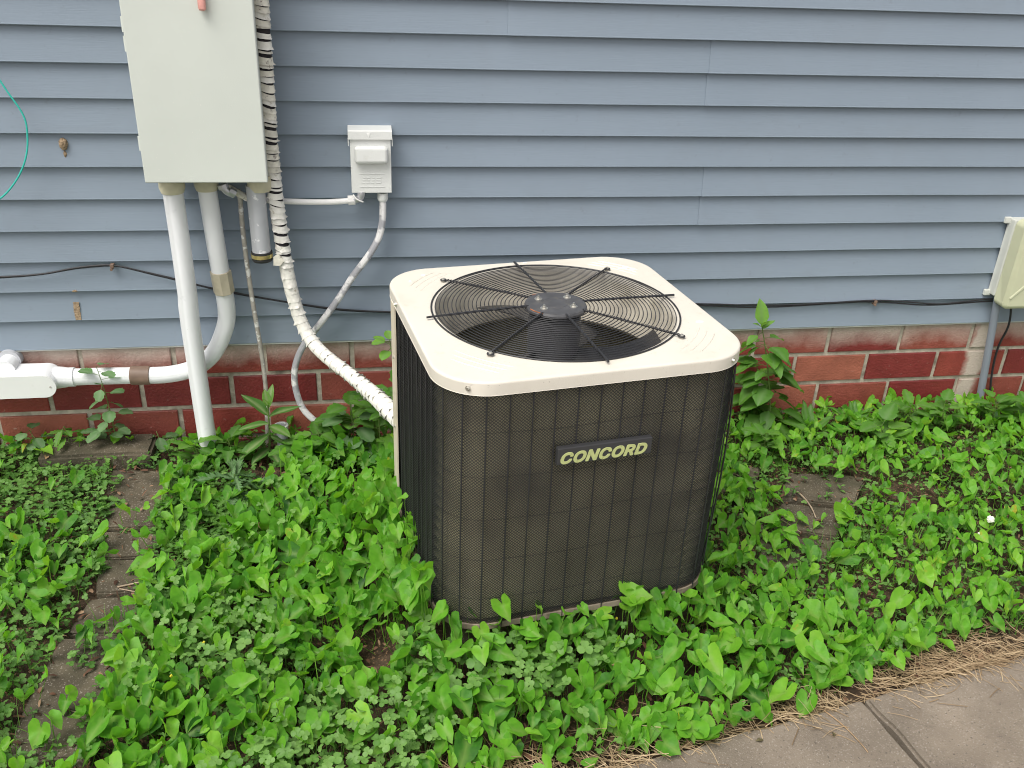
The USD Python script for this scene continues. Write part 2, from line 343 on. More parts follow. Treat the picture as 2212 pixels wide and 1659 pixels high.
M_CLOVER = leaf_mat('clover_leaf', [(0.0, (0.048, 0.140, 0.020)), (0.5, (0.098, 0.235, 0.036)), (1.0, (0.190, 0.350, 0.085))], (0.15, 0.27, 0.1), 0.5, 0.35)
M_WEED = leaf_mat('weed_leaf', [(0.0, (0.034, 0.110, 0.016)), (0.5, (0.082, 0.215, 0.026)), (1.0, (0.160, 0.335, 0.046))], (0.15, 0.26, 0.09), 0.5, 0.35)
M_DUSTY = leaf_mat('dusty_leaf', [(0.0, (0.060, 0.140, 0.042)), (0.5, (0.105, 0.215, 0.075)), (1.0, (0.165, 0.290, 0.125))], (0.2, 0.28, 0.16), 0.6, 0.3)
M_MILK = leaf_mat('milkweed_leaf', [(0.0, (0.048, 0.140, 0.026)), (0.5, (0.080, 0.200, 0.036)), (1.0, (0.150, 0.310, 0.048))], (0.26, 0.34, 0.15), 0.5, 0.35, 0.8)
M_STEM = mat('green_stem', (0.085, 0.140, 0.030), 0.5, 0.4, var=0.25, vscale=40)
M_STEMRED = mat('brown_stem', (0.10, 0.085, 0.04), 0.6, 0.3, var=0.3, vscale=40)
M_TWIG = mat('dry_twig', (0.36, 0.28, 0.20), 0.8, 0.2, var=0.3, vscale=60)
M_PETAL = mat('white_petal', (0.72, 0.70, 0.62), 0.6, 0.3, var=0.1)
M_YELLOW = mat('yellow_petal', (0.65, 0.58, 0.05), 0.6, 0.3, var=0.1)
M_DEAD = mat('dead_leaf', (0.34, 0.22, 0.12), 0.8, 0.2, var=0.35, vscale=60)

# ------------------------------------------------------------------ the setting: ground, walk, stepping stones
def ground():
    xs, ys = np.arange(-3.0, 4.6001, 0.025), np.arange(-3.4, 0.1001, 0.025)
    X, Y = np.meshgrid(xs, ys, indexing='ij')
    edge = np.minimum.reduce([(X + 3.0) / 0.3, (4.6 - X) / 0.3, (Y + 3.4) / 0.3, np.ones_like(X)]).clip(0, 1)
    P = np.stack([X * 9, Y * 9, 0 * X], -1)
    h = (meshkit.fbm(P, 4, 3) - 0.5) * 0.030 + (meshkit.fbm(P * 6, 2, 9) - 0.5) * 0.010
    Z = -0.012 + h * edge
    Z = np.where(edge <= 0, -0.012, Z)
    V = [np.stack([X, Y, Z], -1).reshape(-1, 3)]
    nx, ny = X.shape
    i, j = np.meshgrid(np.arange(nx - 1), np.arange(ny - 1), indexing='ij')
    q = np.stack([i * ny + j, (i + 1) * ny + j, (i + 1) * ny + j + 1, i * ny + j + 1], -1).reshape(-1, 4)
    F = [q[:, [0, 1, 2]], q[:, [0, 2, 3]]]
    B = 400.0
    k = nx * ny
    x0, x1, y0, y1, z = xs[0], xs[-1], ys[0], ys[-1], -0.012
    out = np.array([[-B, -B, z], [x0, -B, z], [x1, -B, z], [B, -B, z], [-B, y0, z], [x0, y0, z], [x1, y0, z], [B, y0, z],
                    [-B, y1, z], [x0, y1, z], [x1, y1, z], [B, y1, z], [-B, B, z], [x0, B, z], [x1, B, z], [B, B, z]])
    fo = []
    for a in range(3):
        for b in range(3):
            if (a, b) != (1, 1):
                c = a * 4 + b
                fo += [[c, c + 1, c + 5], [c, c + 5, c + 4]]
    V.append(out); F.append(np.array(fo) + k)
    return trimesh.Trimesh(np.vstack(V), np.vstack(F), process=False)


single('ground', ground(), M_SOIL, kind='structure', smooth=True)

WALK_A = math.atan(0.19)
WU, WV = np.array([math.cos(WALK_A), math.sin(WALK_A)]), np.array([math.sin(WALK_A), -math.cos(WALK_A)])
WO = np.array([1.19, -1.462])


def slab(poly, z0, z1, c=0.006, wob=0.0, seed=0):
    p = sg.Polygon(poly).buffer(-c).buffer(c * 0.9, quad_segs=3)
    if wob:
        p = p.segmentize(0.03)
        xy = np.array(p.exterior.coords)[:-1]
        xy = xy + (np.stack([meshkit.noise(np.c_[xy * 14, 0 * xy[:, :1]], seed), meshkit.noise(np.c_[xy * 14, 0 * xy[:, :1] + 7], seed)], 1) - 0.5) * wob
        p = sg.Polygon(xy)
    top = p.buffer(-c)
    p, top = sg.polygon.orient(p), sg.polygon.orient(top)
    cs = m3.CrossSection([np.array(p.exterior.coords)[:-1]])
    body = m3.Manifold.extrude(cs, z1 - c - z0).translate([0, 0, z0])
    pts = np.vstack([np.c_[np.array(p.exterior.coords)[:-1], np.full(len(p.exterior.coords) - 1, z1 - c)], np.c_[np.array(top.exterior.coords)[:-1], np.full(len(top.exterior.coords) - 1, z1)]])
    cap = m3.Manifold.hull_points(pts) if not wob else m3.Manifold.extrude(m3.CrossSection([np.array(top.exterior.coords)[:-1]]), c).translate([0, 0, z1 - c])
    return body + cap


walk = Thing('sidewalk', None, None, (WO[0], WO[1], 0), kind='structure')
for k, (a, b) in enumerate([(-3.66, -2.45), (-2.44, -1.23), (-1.22, -0.005), (0.005, 1.215), (1.225, 2.44), (2.45, 3.66)]):
    pts = [WO + WU * a, WO + WU * b, WO + WU * b + WV * 1.2, WO + WU * a + WV * 1.2]
    walk.part('paving_slab', slab(pts, -0.08, 0.022, 0.008, 0.012, k), M_CONC)

def zpoly(pts, z):
    return [at(x, y, Z=z)[:2] for x, y in pts]


step = Thing('stepping_stones', None, None, (-0.73, -0.8, 0), kind='structure')
for k, pts in enumerate([
        [(238, 1012), (385, 1012), (352, 1136), (218, 1140)],
        [(222, 1150), (352, 1146), (338, 1204), (216, 1208)],
        [(216, 1214), (338, 1209), (326, 1280), (208, 1284)],
        [(196, 1290), (324, 1284), (298, 1366), (142, 1370)],
        [(130, 1376), (296, 1372), (198, 1640), (-2, 1650)]]):
    step.part('stepping_stone', slab(zpoly(pts, 0.012), -0.05, 0.008 + 0.006 * (k % 3), 0.005, 0.014, 20 + k), M_STONE)

block = Thing('splash_block', 'long dark concrete block lying against the brick wall at the left', 'concrete block', (-0.9, -0.05, 0))
block.part('block', slab([(-1.10, -0.155), (-0.725, -0.165), (-0.735, -0.02), (-1.085, -0.01)], -0.03, 0.055, 0.01, 0.012, 40), M_STONE)
flags = Thing('flagstones', None, None, (1.45, -0.6, 0), kind='structure')
for k, pts in enumerate([
        [(1700, 1020), (1880, 1030), (1845, 1096), (1680, 1078)],
        [(1690, 1085), (1842, 1102), (1810, 1160), (1660, 1140)],
        [(1625, 1110), (1652, 1145), (1808, 1166), (1770, 1240), (1640, 1220)],
        [(1555, 1006), (1640, 1010), (1630, 1070), (1560, 1066)]]):
    flags.part('flagstone', slab(zpoly(pts, 0.01), -0.05, 0.010 + 0.004 * (k % 2), 0.005, 0.02, 60 + k), M_STONE)

# ------------------------------------------------------------------ siding
SZ0, SE = 0.376, 0.1016
wall = Thing('siding_wall', 'blue-grey vinyl clapboard wall above the brick foundation', 'house wall', (0, 0, SZ0))


def board(x0, x1, z, proud=0.0, seed=0):
    prof = [(0.0185, 0.0), (0.0015, -0.0006), (0.0, 0.0012), (0.0002, 0.004), (0.0068, SE * 0.45), (0.0124, SE * 0.8), (0.0158, SE + 0.004)]
    n = max(2, int((x1 - x0) / 0.06))
    xs = np.linspace(x0, x1, n)
    V = []
    for k, (y, dz) in enumerate(prof):
        P = np.c_[xs * 1.7, np.full(n, z * 9 + k * 0.15), np.full(n, seed)]
        wob0 = meshkit.fbm(np.c_[xs * 1.1, np.full(n, z * 9), np.full(n, seed)], 2, 5) - 0.5
        wob = (meshkit.fbm(P, 2, 5) - 0.5)
        V.append(np.c_[xs, y - proud + wob0 * 0.0016 + wob * 0.0005, z + dz + (wob0 * 0.003 if k < 4 else 0 * wob0)])
    V = np.vstack(V)
    i, j = np.meshgrid(np.arange(len(prof) - 1), np.arange(n - 1), indexing='ij')
    q = np.stack([i * n + j, i * n + j + 1, (i + 1) * n + j + 1, (i + 1) * n + j], -1).reshape(-1, 4)
    m = trimesh.Trimesh(V, np.vstack([q[:, [0, 1, 2]], q[:, [0, 2, 3]]]), process=False)
    ex = [m]
    for x in (x0, x1):      # cut ends of the vinyl, 1.2 mm thick
        e = np.array([[x, y - proud, z + dz] for y, dz in prof[1:]])
        b = e + [0, 0.0014, 0]
        W = np.vstack([e, b]); c = len(e)
        ex.append(trimesh.Trimesh(W, np.array([[a, a + 1, c + a + 1] for a in range(c - 1)] + [[a, c + a + 1, c + a] for a in range(c - 1)]), process=False))
    return cat(ex)


SEAMS = {4: [1.166], 5: [1.166], 8: [1.134], 9: [1.134], 10: [0.470, 2.9], 11: [0.470, 2.9], 2: [2.78], 3: [2.78], 6: [-1.9], 7: [-1.9], 0: [3.1], 1: [3.1]}
for c in range(23):
    cuts = [-4.2] + SEAMS.get(c, [0.7 + ((c // 2) % 3) * 0.6]) + [5.6]
    for k in range(len(cuts) - 1):
        a, b = cuts[k], cuts[k + 1]
        wall.part('siding_board', board(a if k == 0 else a - 0.0, b + (0.012 if k < len(cuts) - 2 else 0), SZ0 + c * SE, proud=0.0026 * (k % 2), seed=c // 2), M_SIDING, smooth=25)
wall.part('sheathing', box(-4.2, 5.6, 0.0188, 0.12, SZ0 + 0.002, SZ0 + 23 * SE), M_CABDARK, smooth=False)
wall.part('starter_strip', box(-4.2, 5.6, 0.0035, 0.0140, SZ0 - 0.006, SZ0 - 0.0012), M_TELBACK, smooth=False)

# ------------------------------------------------------------------ brick foundation
found = Thing('brick_foundation', 'low red brick foundation wall with white paint overspray on its top course', 'brick wall', (0, 0.02, 0))
found.part('mortar', box(-4.2, 5.6, 0.0225, 0.14, -0.3, SZ0 - 0.0075), M_MORTAR, smooth=False)
BL, BC, J = 0.302, 0.125, 0.0085
br = random.Random(5)
fixed = {('m', 1.644): 2, ('m', 1.945): 1, ('m', 2.239): 0}
for row, (x_off, z_top) in enumerate([(1.464, 0.3765), (1.644, 0.252), (1.761, 0.127), (1.60, 0.002)]):
    for k in range(-19, 14):
        x0 = x_off + k * BL
        if x0 < -4.2 or x0 + BL > 5.6:
            continue
        top = z_top - (J if row else 0.010)
        tone = br.choices([0, 1, 2, 3], [4, 3, 2, 3])[0]
        if row == 1 and k in (0, 1, 2):
            tone = [2, 1, 0][k]
        d = br.uniform(-0.0012, 0.0012)
        found.part('brick', cham(x0 + J + br.uniform(-.0015, .0015), x0 + BL - J + br.uniform(-.0015, .0015), 0.0152 + d, 0.06, z_top - BC + J, top, 0.0028), BRICKS[tone], smooth=False)

# ------------------------------------------------------------------ condenser unit
UTH = math.radians(8.19)
W2, D2, LR, ZB, ZT = 0.391, 0.371, 0.130, 0.108, 0.811
unit = Thing('air_conditioner', 'square outdoor air conditioner with cream lid, round fan guard and black netted sides', 'air conditioner', (0.495, -0.797, 0.0), UTH)


def rrect(w, d, r, n=10):
    return sg.box(-w + r, -d + r, w - r, d - r).buffer(r, quad_segs=n)


def U(name, mesh, m, smooth=30, **k):
    return unit.part(name, mesh, m, smooth, local=True, **k)


def perimeter(w, d, r, n):
    p = rrect(w, d, r, 16).exterior
    s = np.linspace(0, p.length, n, endpoint=False)
    return np.array([p.interpolate(t).coords[0] for t in s]), p.length


def ring_band(w, d, r, z0, z1, th, n=160):
    a = rrect(w, d, r, 12); b = rrect(w - th, d - th, max(r - th, 0.002), 12)
    return extr(a.difference(b), z1 - z0, z0)


# lid: rounded top sheet with a hole, rolled edge, skirt
HR = 0.318
def lid_mesh():
    prof = [(0.0, -0.0335), (0.0008, -0.033), (0.0, -0.0060), (0.0012, -0.0028), (0.0035, -0.0008), (0.007, 0.0), (0.012, 0.0)]
    N = 240
    ang = np.linspace(0, 2 * np.pi, N, endpoint=False)
    def outline(inset):
        e = rrect(W2 - inset, D2 - inset, LR - inset, 24).exterior
        out = []
        for a in ang:
            ray = sg.LineString([(0, 0), (2 * math.cos(a), 2 * math.sin(a))])
            p = ray.intersection(e)
            out.append((p.x, p.y) if p.geom_type == 'Point' else list(p.geoms)[0].coords[0])
        return np.array(out)
    rings = [np.c_[outline(i), np.full(N, ZT + z)] for i, z in prof]
    o = outline(0.012)
    for t in (0.25, 0.5, 0.75, 1.0):
        h = np.c_[np.cos(ang), np.sin(ang)] * HR
        xy = o * (1 - t) + h * t
        rings.append(np.c_[xy, np.full(N, ZT) + 0.003 * t])
    for r, z in ((HR - 0.003, ZT + 0.002), (HR - 0.006, ZT - 0.003), (HR - 0.007, ZT - 0.012)):
        rings.append(np.c_[np.cos(ang) * r, np.sin(ang) * r, np.full(N, z)])
    V = np.vstack(rings)
    # embossed curved ribs in the corners
    xy = V[:, :2]
    rad, an = np.hypot(*xy.T), np.degrees(np.arctan2(xy[:, 1], xy[:, 0]))
    i, j = np.meshgrid(np.arange(len(rings) - 1), np.arange(N), indexing='ij')
    q = np.stack([i * N + j, i * N + (j + 1) % N, (i + 1) * N + (j + 1) % N, (i + 1) * N + j], -1).reshape(-1, 4)
    return trimesh.Trimesh(V, np.vstack([q[:, [0, 1, 2]], q[:, [0, 2, 3]]]), process=False)


lid = U('lid', lid_mesh(), M_LID, 40)
for a0 in (43.5, 136.5, -136.5, -43.5):          # pressed ribs, three at each corner
    for k, r in enumerate((0.372, 0.392, 0.412)):
        t = np.radians(np.linspace(a0 - 13 + 2 * k, a0 + 13 - 2 * k, 14))
        path = np.c_[np.cos(t) * r, np.sin(t) * r, np.full(14, ZT + 0.0008)]
        U('rib', tube(path, np.r_[0.0006, np.full(12, 0.0024), 0.0006], 8), M_LID, True, parent=lid)
for a in (-133, -47, 133, 47, 158):               # zinc screws round the skirt
    e = rrect(W2, D2, LR, 24).exterior
    p = sg.LineString([(0, 0), (math.cos(math.radians(a)), math.sin(math.radians(a)))]).intersection(e)
    nrm = np.array([p.x, p.y]) / np.hypot(p.x, p.y)
    c = np.array([p.x, p.y, ZT - 0.017])
    U('screw', cat([cyl(c - [*(nrm * 0.002), 0], c + [*(nrm * 0.0015), 0], 0.0062, 16), cyl(c, c + [*(nrm * 0.0045), 0], 0.0042, 6)]), M_ZINC, 25, parent=lid)
for (x, y), (sx, sy) in {(0.300, 0.255): (0.014, 0.008), (-0.285, 0.31): (0.006, 0.004), (-0.33, 0.27): (0.004, 0.003), (0.03, 0.352): (0.006, 0.003), (0.325, 0.24): (0.010, 0.005), (0.335, -0.16): (0.012, 0.006)}.items():
    b = sg.Point(0, 0).buffer(1, quad_segs=4)
    pts = np.array(b.exterior.coords)[:-1] * [sx, sy] * RNG.uniform(0.6, 1.2, (16, 1)) + [x, y]
    U('dropping', extr(sg.Polygon(pts).buffer(0), 0.0012, ZT + 0.0012), M_PAINTDRIP, parent=lid)

# orifice inside the hole
U('fan_shroud', lathe([(0.311, ZT - 0.012), (0.309, ZT - 0.03), (0.308, ZT - 0.15), (0.325, ZT - 0.165), (0.327, ZT - 0.163), (0.312, ZT - 0.148), (0.313, ZT - 0.012), (0.311, ZT - 0.012)], 80), M_ORIF, 40)

# wire guard
GZ = ZT + 0.0075
def torus(R, z, r, n=120, k=6):
    t = np.linspace(0, 2 * np.pi, n, endpoint=False)
    P = np.c_[R * np.cos(t), R * np.sin(t), np.full(n, z)]
    a = np.linspace(0, 2 * np.pi, k, endpoint=False)
    V = np.stack([(R + r * np.cos(b)) * np.cos(t) for b in a] + [(R + r * np.cos(b)) * np.sin(t) for b in a] + [z + r * np.sin(b) + 0 * t for b in a], 0).reshape(3, k, n)
    V = V.transpose(2, 1, 0).reshape(-1, 3)
    i, j = np.meshgrid(np.arange(n), np.arange(k), indexing='ij')
    q = np.stack([i * k + j, ((i + 1) % n) * k + j, ((i + 1) % n) * k + (j + 1) % k, i * k + (j + 1) % k], -1).reshape(-1, 4)
    return trimesh.Trimesh(V, np.vstack([q[:, [0, 1, 2]], q[:, [0, 2, 3]]]), process=False)


guard = U('fan_guard', torus(0.3235, GZ - 0.003, 0.0025, 160, 8), M_BLACK, True)
for k in range(22):
    R = 0.0900 + (0.3130 - 0.0900) * k / 21
    U('guard_ring', torus(R, GZ + 0.006 * (1 - (R / 0.3235) ** 2) - 0.002, 0.00125, 128, 6), M_BLACK, True, parent=guard)
for k in range(8):
    a = math.radians(1 + 45 * k - (1.5 if k % 2 else 0))
    loop = k % 2 == 1
    r1 = 0.338 if loop else 0.345
    d, nn = np.array([math.cos(a), math.sin(a)]), np.array([-math.sin(a), math.cos(a)])
    rr = np.linspace(0.075, r1, 120)
    z = GZ + 0.003 + 0.006 * (1 - (rr / 0.3235) ** 2)
    if loop:                                           # pair of wires twisted together, ending in an eye with a screw
        ms = []
        for ph in (0, math.pi):
            w = 2 * np.pi * rr / 0.019 + ph
            ms.append(tube(np.c_[rr * d[0] + nn[0] * 0.0021 * np.cos(w), rr * d[1] + nn[1] * 0.0021 * np.cos(w), z + 0.0021 * np.sin(w)], 0.0017, 6))
        eye = torus(0.0070, 0, 0.0022, 20, 6); eye.apply_translation([*(d * (r1 + 0.007)), z[-1] - 0.002])
        sp = U('guard_spoke', cat(ms + [eye]), M_BLACK, True, parent=guard)
        c = np.array([*(d * (r1 + 0.007)), z[-1]])
        U('screw', cat([cyl(c - [0, 0, 0.006], c + [0, 0, 0.001], 0.0056, 14), cyl(c, c + [0, 0, 0.003], 0.0038, 6)]), M_ZINC, 25)
    else:                                              # square twisted bar
        V, F = [], []
        tw = rr / 0.017 * (np.pi / 2) * 0.8
        tw[rr > 0.29] = tw[np.argmax(rr > 0.29)]
        for i, (r_, z_) in enumerate(zip(rr, z)):
            for q in range(4):
                b = tw[i] + q * np.pi / 2
                V.append([r_ * d[0] + nn[0] * 0.0034 * math.cos(b), r_ * d[1] + nn[1] * 0.0034 * math.cos(b), z_ + 0.0034 * math.sin(b)])
        for i in range(len(rr) - 1):
            for q in range(4):
                A, B_ = i * 4 + q, i * 4 + (q + 1) % 4
                F += [[A, B_, B_ + 4], [A, B_ + 4, A + 4]]
        e = (len(rr) - 1) * 4
        F += [[e, e + 1, e + 2], [e, e + 2, e + 3]]
        U('guard_spoke', trimesh.Trimesh(np.array(V), np.array(F), process=False), M_BLACK, 40, parent=guard)
hub = U('motor_mount_plate', lathe([(0.0, GZ + 0.011), (0.030, GZ + 0.011), (0.033, GZ + 0.0095), (0.036, GZ + 0.0105), (0.074, GZ + 0.0105), (0.079, GZ + 0.009), (0.082, GZ + 0.004), (0.082, GZ - 0.002), (0.0, GZ - 0.002)], 64), M_HUB, 30)
for a in (45, 135, 225, 315):
    c = np.array([0.056 * math.cos(math.radians(a - 4)), 0.045 * math.sin(math.radians(a - 4)), GZ + 0.0105])
    U('bolt', cat([cyl(c - [0, 0, 0.001], c + [0, 0, 0.0015], 0.0105, 18), cyl(c, c + [0, 0, 0.006], 0.0062, 6), cyl(c, c + [0, 0, 0.011], 0.003, 10)]), M_ZINC, 25, parent=hub)
for a0, a1 in ((196, 226), (112, 122)):
    t = np.radians(np.linspace(a0, a1, 16))
    U('rust_patch', tube(np.c_[0.0795 * np.cos(t), 0.0795 * np.sin(t), np.full(16, GZ + 0.0082)], 0.0015, 6), M_RUST, True, parent=hub)
# motor, shaft, fan
U('motor', lathe([(0.0, ZT - 0.010), (0.062, ZT - 0.010), (0.068, ZT - 0.016), (0.070, ZT - 0.03), (0.070, ZT - 0.115), (0.066, ZT - 0.13), (0.02, ZT - 0.135), (0.02, ZT - 0.16), (0.0, ZT - 0.16)], 48), M_MOTOR, 30)
def blade(a0):
    nr, na = 10, 16
    V = []
    for i in range(nr):
        r = 0.035 + (0.293 - 0.035) * i / (nr - 1)
        span = math.radians(44 + 34 * (i / (nr - 1)))
        sweep = math.radians(16) * (i / (nr - 1)) ** 2
        for j in range(na):
            u = j / (na - 1)
            a = math.radians(a0) + sweep + span * (u - 0.5)
            V.append([r * math.cos(a), r * math.sin(a), ZT - 0.128 + 0.085 * (u - 0.5) * (0.6 + 0.4 * i / (nr - 1)) + 0.010 * math.sin(math.pi * u)])
    i, j = np.meshgrid(np.arange(nr - 1), np.arange(na - 1), indexing='ij')
    q = np.stack([i * na + j, i * na + j + 1, (i + 1) * na + j + 1, (i + 1) * na + j], -1).reshape(-1, 4)
    F = np.vstack([q[:, [0, 1, 2]], q[:, [0, 2, 3]]])
    V = np.array(V)
    return trimesh.Trimesh(np.vstack([V, V - [0, 0, 0.0025]]), np.vstack([F, F[:, ::-1] + len(V)]), process=False)
fan = U('fan_hub', lathe([(0, ZT - 0.14), (0.04, ZT - 0.14), (0.04, ZT - 0.165), (0, ZT - 0.165)], 24), M_BLADE)
for a in (185, 305, 65):
    U('fan_blade', blade(a), M_BLADE, True, parent=fan)

# coil behind the net: four finned walls, hollow inside
WC, DC, RC = W2 - 0.018, D2 - 0.018, LR - 0.018
U('coil', ring_band(WC, DC, RC, ZB + 0.02, ZT - 0.02, 0.03), M_COIL, 30)
U('base_pan', cat([extr(rrect(W2 - 0.006, D2 - 0.006, LR - 0.006), 0.006, ZB), ring_band(W2 - 0.003, D2 - 0.003, LR - 0.003, ZB - 0.004, ZB + 0.012, 0.004)]), M_PAN, 30)
U('pan_floor', extr(rrect(WC - 0.04, DC - 0.04, RC - 0.04), 0.004, ZB + 0.0085), M_INNER)
# net: two families of slanting strands round the casing
def net():
    w, d, r = W2 - 0.0075, D2 - 0.0075, LR - 0.0075
    per, L = perimeter(w, d, r, 1200)
    nrm = np.roll(per, -1, 0) - np.roll(per, 1, 0)
    nrm = np.c_[nrm[:, 1], -nrm[:, 0]]; nrm /= np.linalg.norm(nrm, axis=1, keepdims=True)
    z0, z1 = ZB + 0.016, ZT - 0.022
    cell_s, cell_z = 0.0086, 0.0080
    ns, seg = int(L / cell_s), 22
    zz = np.linspace(z0, z1, seg)
    V, F = [], []
    hw, th = 0.00125, 0.0008
    k = 0
    for sgn in (1, -1):
        for i in range(ns):
            s = (i / ns * L + sgn * (zz - z0) * (cell_s / cell_z)) % L
            idx = s / L * 1200
            i0 = np.floor(idx).astype(int) % 1200; f = (idx - np.floor(idx))[:, None]
            P = per[i0] * (1 - f) + per[(i0 + 1) % 1200] * f
            Nn = nrm[i0]
            sag = 0.0022 * np.sin(s * 21 + zz * 9)[:, None] * Nn
            c = np.c_[P + sag + Nn * (0.0004 * sgn), zz]
            T = np.c_[-Nn[:, 1], Nn[:, 0], 0 * zz]
            e = np.concatenate([c + T * hw, c - T * hw, c + np.c_[Nn * 2 * th, 0 * zz]], 0)
            V.append(e)
            a = np.arange(seg - 1)
            for p, q in ((0, 2), (2, 1), (1, 0)):
                A, B_ = k + p * seg + a, k + q * seg + a
                F.append(np.stack([A, B_, B_ + 1], 1)); F.append(np.stack([A, B_ + 1, A + 1], 1))
            k += 3 * seg
    return trimesh.Trimesh(np.vstack(V), np.vstack(F), process=False)
U('net', net(), M_NET, False)
# upright and level wires outside the net
per, L = perimeter(W2 - 0.004, D2 - 0.004, LR - 0.004, 2000)
def on_per(x, y):
    return int(np.argmin(((per - [x, y]) ** 2).sum(1)))
cands = [(-W2 + 0.13 + 0.0, -D2)]
s0 = on_per(-0.36, -0.36)
pr = rrect(W2 - 0.004, D2 - 0.004, LR - 0.004, 16).exterior
for k in range(int(pr.length / 0.0545)):
    x, y = pr.interpolate(k * pr.length / int(pr.length / 0.0545)).coords[0]
    if y > D2 - 0.02 and x < 0.2:
        continue
    b = RNG.uniform(-0.002, 0.002)
    n = np.array([x, y]) / np.hypot(x, y)
    zs = np.linspace(ZB - 0.002, ZT - 0.01, 9)
    bow = np.sin(np.linspace(0, np.pi, 9)) * b
    U('upright_wire', tube(np.c_[x + n[0] * bow, y + n[1] * bow, zs], 0.0019, 6), M_BLACK, True)
p = np.linspace([0.358, -0.305, ZB - 0.002], [0.372, -0.295, ZT - 0.012], 12)
p[:, :2] += np.outer(np.sin(np.linspace(0, np.pi, 12)), [0.016, -0.004])
U('upright_wire', tube(p, 0.0024, 6), M_BLACK, True)
for z in (0.19, 0.31, 0.43, 0.55, 0.67):
    q, _ = perimeter(W2 - 0.0150, D2 - 0.0150, LR - 0.0150, 160)
    q = np.c_[q, z + 0.004 * np.sin(np.linspace(0, 12 * np.pi, 160))]
    U('level_wire', tube(np.vstack([q, q[:1]]), 0.0005, 5, cap=False), M_NET, True)
# pale corner post on the service side (back left)
post = sg.box(-W2 + 0.002, 0.16, -W2 + 0.006, 0.27).union(sg.box(-W2 + 0.002, 0.255, -W2 + 0.03, 0.27))
U('corner_post', extr(sg.box(-W2 - 0.001, 0.182, -W2 + 0.003, 0.235).union(sg.Polygon([(-W2 - 0.001, 0.235), (-W2 + 0.12, D2 - 0.008), (-W2 + 0.12, D2 - 0.012), (-W2 + 0.003, 0.235)])), ZT - 0.034 - ZB, ZB), M_BEIGE, 25)
for z in (0.40, 0.62):
    c = np.array([-W2 - 0.001, 0.2, z])
    U('screw', cyl(c, c - [0.004, 0, 0], 0.005, 8), M_ZINC, 25)
# badge with wide slanted lettering
badge = U('name_plate', rbox(-0.118, 0.124, -D2 - 0.012, -D2 + 0.004, 0.580, 0.626, 0.003), M_BADGE, 30)
def letters():
    word, x = 'CONCORD', 0.0
    out = []
    for ch in word:
        m = meshkit.text_mesh(ch, 0.0265, 0.002, bold=True)
        tri = m.triangles[(m.face_normals[:, 2] > 0.9)][:, :, :2]
        g = unary_union([sg.Polygon(t).buffer(1e-6) for t in tri]).buffer(0.0011)
        m = cat([extr(q, 0.002) for q in getattr(g, 'geoms', [g])])
        m.apply_scale([1.10, 1, 1])
        wdt = m.bounds[1][0] - m.bounds[0][0]
        m.apply_translation([x - m.bounds[0][0], 0, 0])
        x += wdt + 0.0030
        out.append(m)
    s = 0.222 / x
    for i, m in enumerate(out):
        m.apply_scale([s, 1, 1])
        cuts = {0: [(0.75, 0.9, 70)], 3: [(0.45, 0.75, 40), (0.5, 0.1, 30)], 6: [(0.3, 0.62, -40), (0.15, 0.35, 20)], 1: [(0.4, 0.05, 60)]}.get(i, [])
        b = m.bounds
        for (u, v, ang) in cuts:                       # cracks in the old lettering
            c = trimesh.creation.box([0.03, 0.0017, 0.02])
            c.apply_transform(trimesh.transformations.rotation_matrix(math.radians(ang), [0, 0, 1]))
            c.apply_scale([0.42, 1, 1])
            c.apply_translation([b[0][0] + u * (b[1][0] - b[0][0]), v * 0.028, 0])
            try:
                r = trimesh.boolean.difference([m, c], engine='manifold')
                m = r if len(r.faces) else m
            except Exception:
                pass
        V = m.vertices.copy()
        V[:, 0] += 0.30 * V[:, 1]
        Q = np.c_[V[:, 0] - 0.113, np.full(len(V), -D2 - 0.0115) - V[:, 2], 0.5855 + V[:, 1]]
        U('letter', trimesh.Trimesh(Q, m.faces, process=False), M_LETTER, False, parent=badge)
letters()
pad = Thing('equipment_pad', 'low concrete pad under the air conditioner, mostly hidden by leaves', 'concrete pad', (0.495, -0.797, 0), UTH)
pad.part('pad', m3.Manifold.hull_points(np.vstack([rbox(-0.345, 0.345, -0.325, 0.325, -0.04, ZB - 0.006, 0.012).vertices])), M_STONE, 30, local=True)

# ------------------------------------------------------------------ electrical cabinet
cab = Thing('electrical_cabinet', 'large pale grey-green electrical cabinet on the wall with a faded red latch', 'electrical cabinet', (-0.44, -0.1, 0.985))
CX0, CX1, CZ0, CZ1 = -0.613, -0.266, 0.989, 1.78
cab.part('body', box(CX0 + 0.010, CX1 - 0.004, -0.182, 0.010, CZ0 + 0.004, CZ1 - 0.01), M_CABDARK, False)
door = cab.part('door', rbox(CX0, CX1, -0.203, -0.183, CZ0, CZ1, 0.004), M_CAB, 30)
c0 = at(437, 22, Y=-0.215)
cab.part('latch', rbox(c0[0] - 0.0105, c0[0] + 0.0105, -0.222, -0.206, c0[2] - 0.002, c0[2] + 0.13, 0.007), M_PINK, 40, parent=door)
for z in (1.10, 1.37, 1.42):
    cab.part('hinge', cyl([CX0 - 0.002, -0.187, z - 0.02], [CX0 - 0.002, -0.187, z + 0.02], 0.004, 10), M_CAB, parent=door)

# ------------------------------------------------------------------ conduits
def hub_part(t, x, y, z, r, h=0.052):
    t.part('hub', lathe([(0.0, 0), (r + 0.007, 0), (r + 0.008, -0.004), (r + 0.008, -h * 0.7), (r + 0.003, -h), (0.0, -h)], 28, (x, y, z)), M_HUBBEIGE, 30)

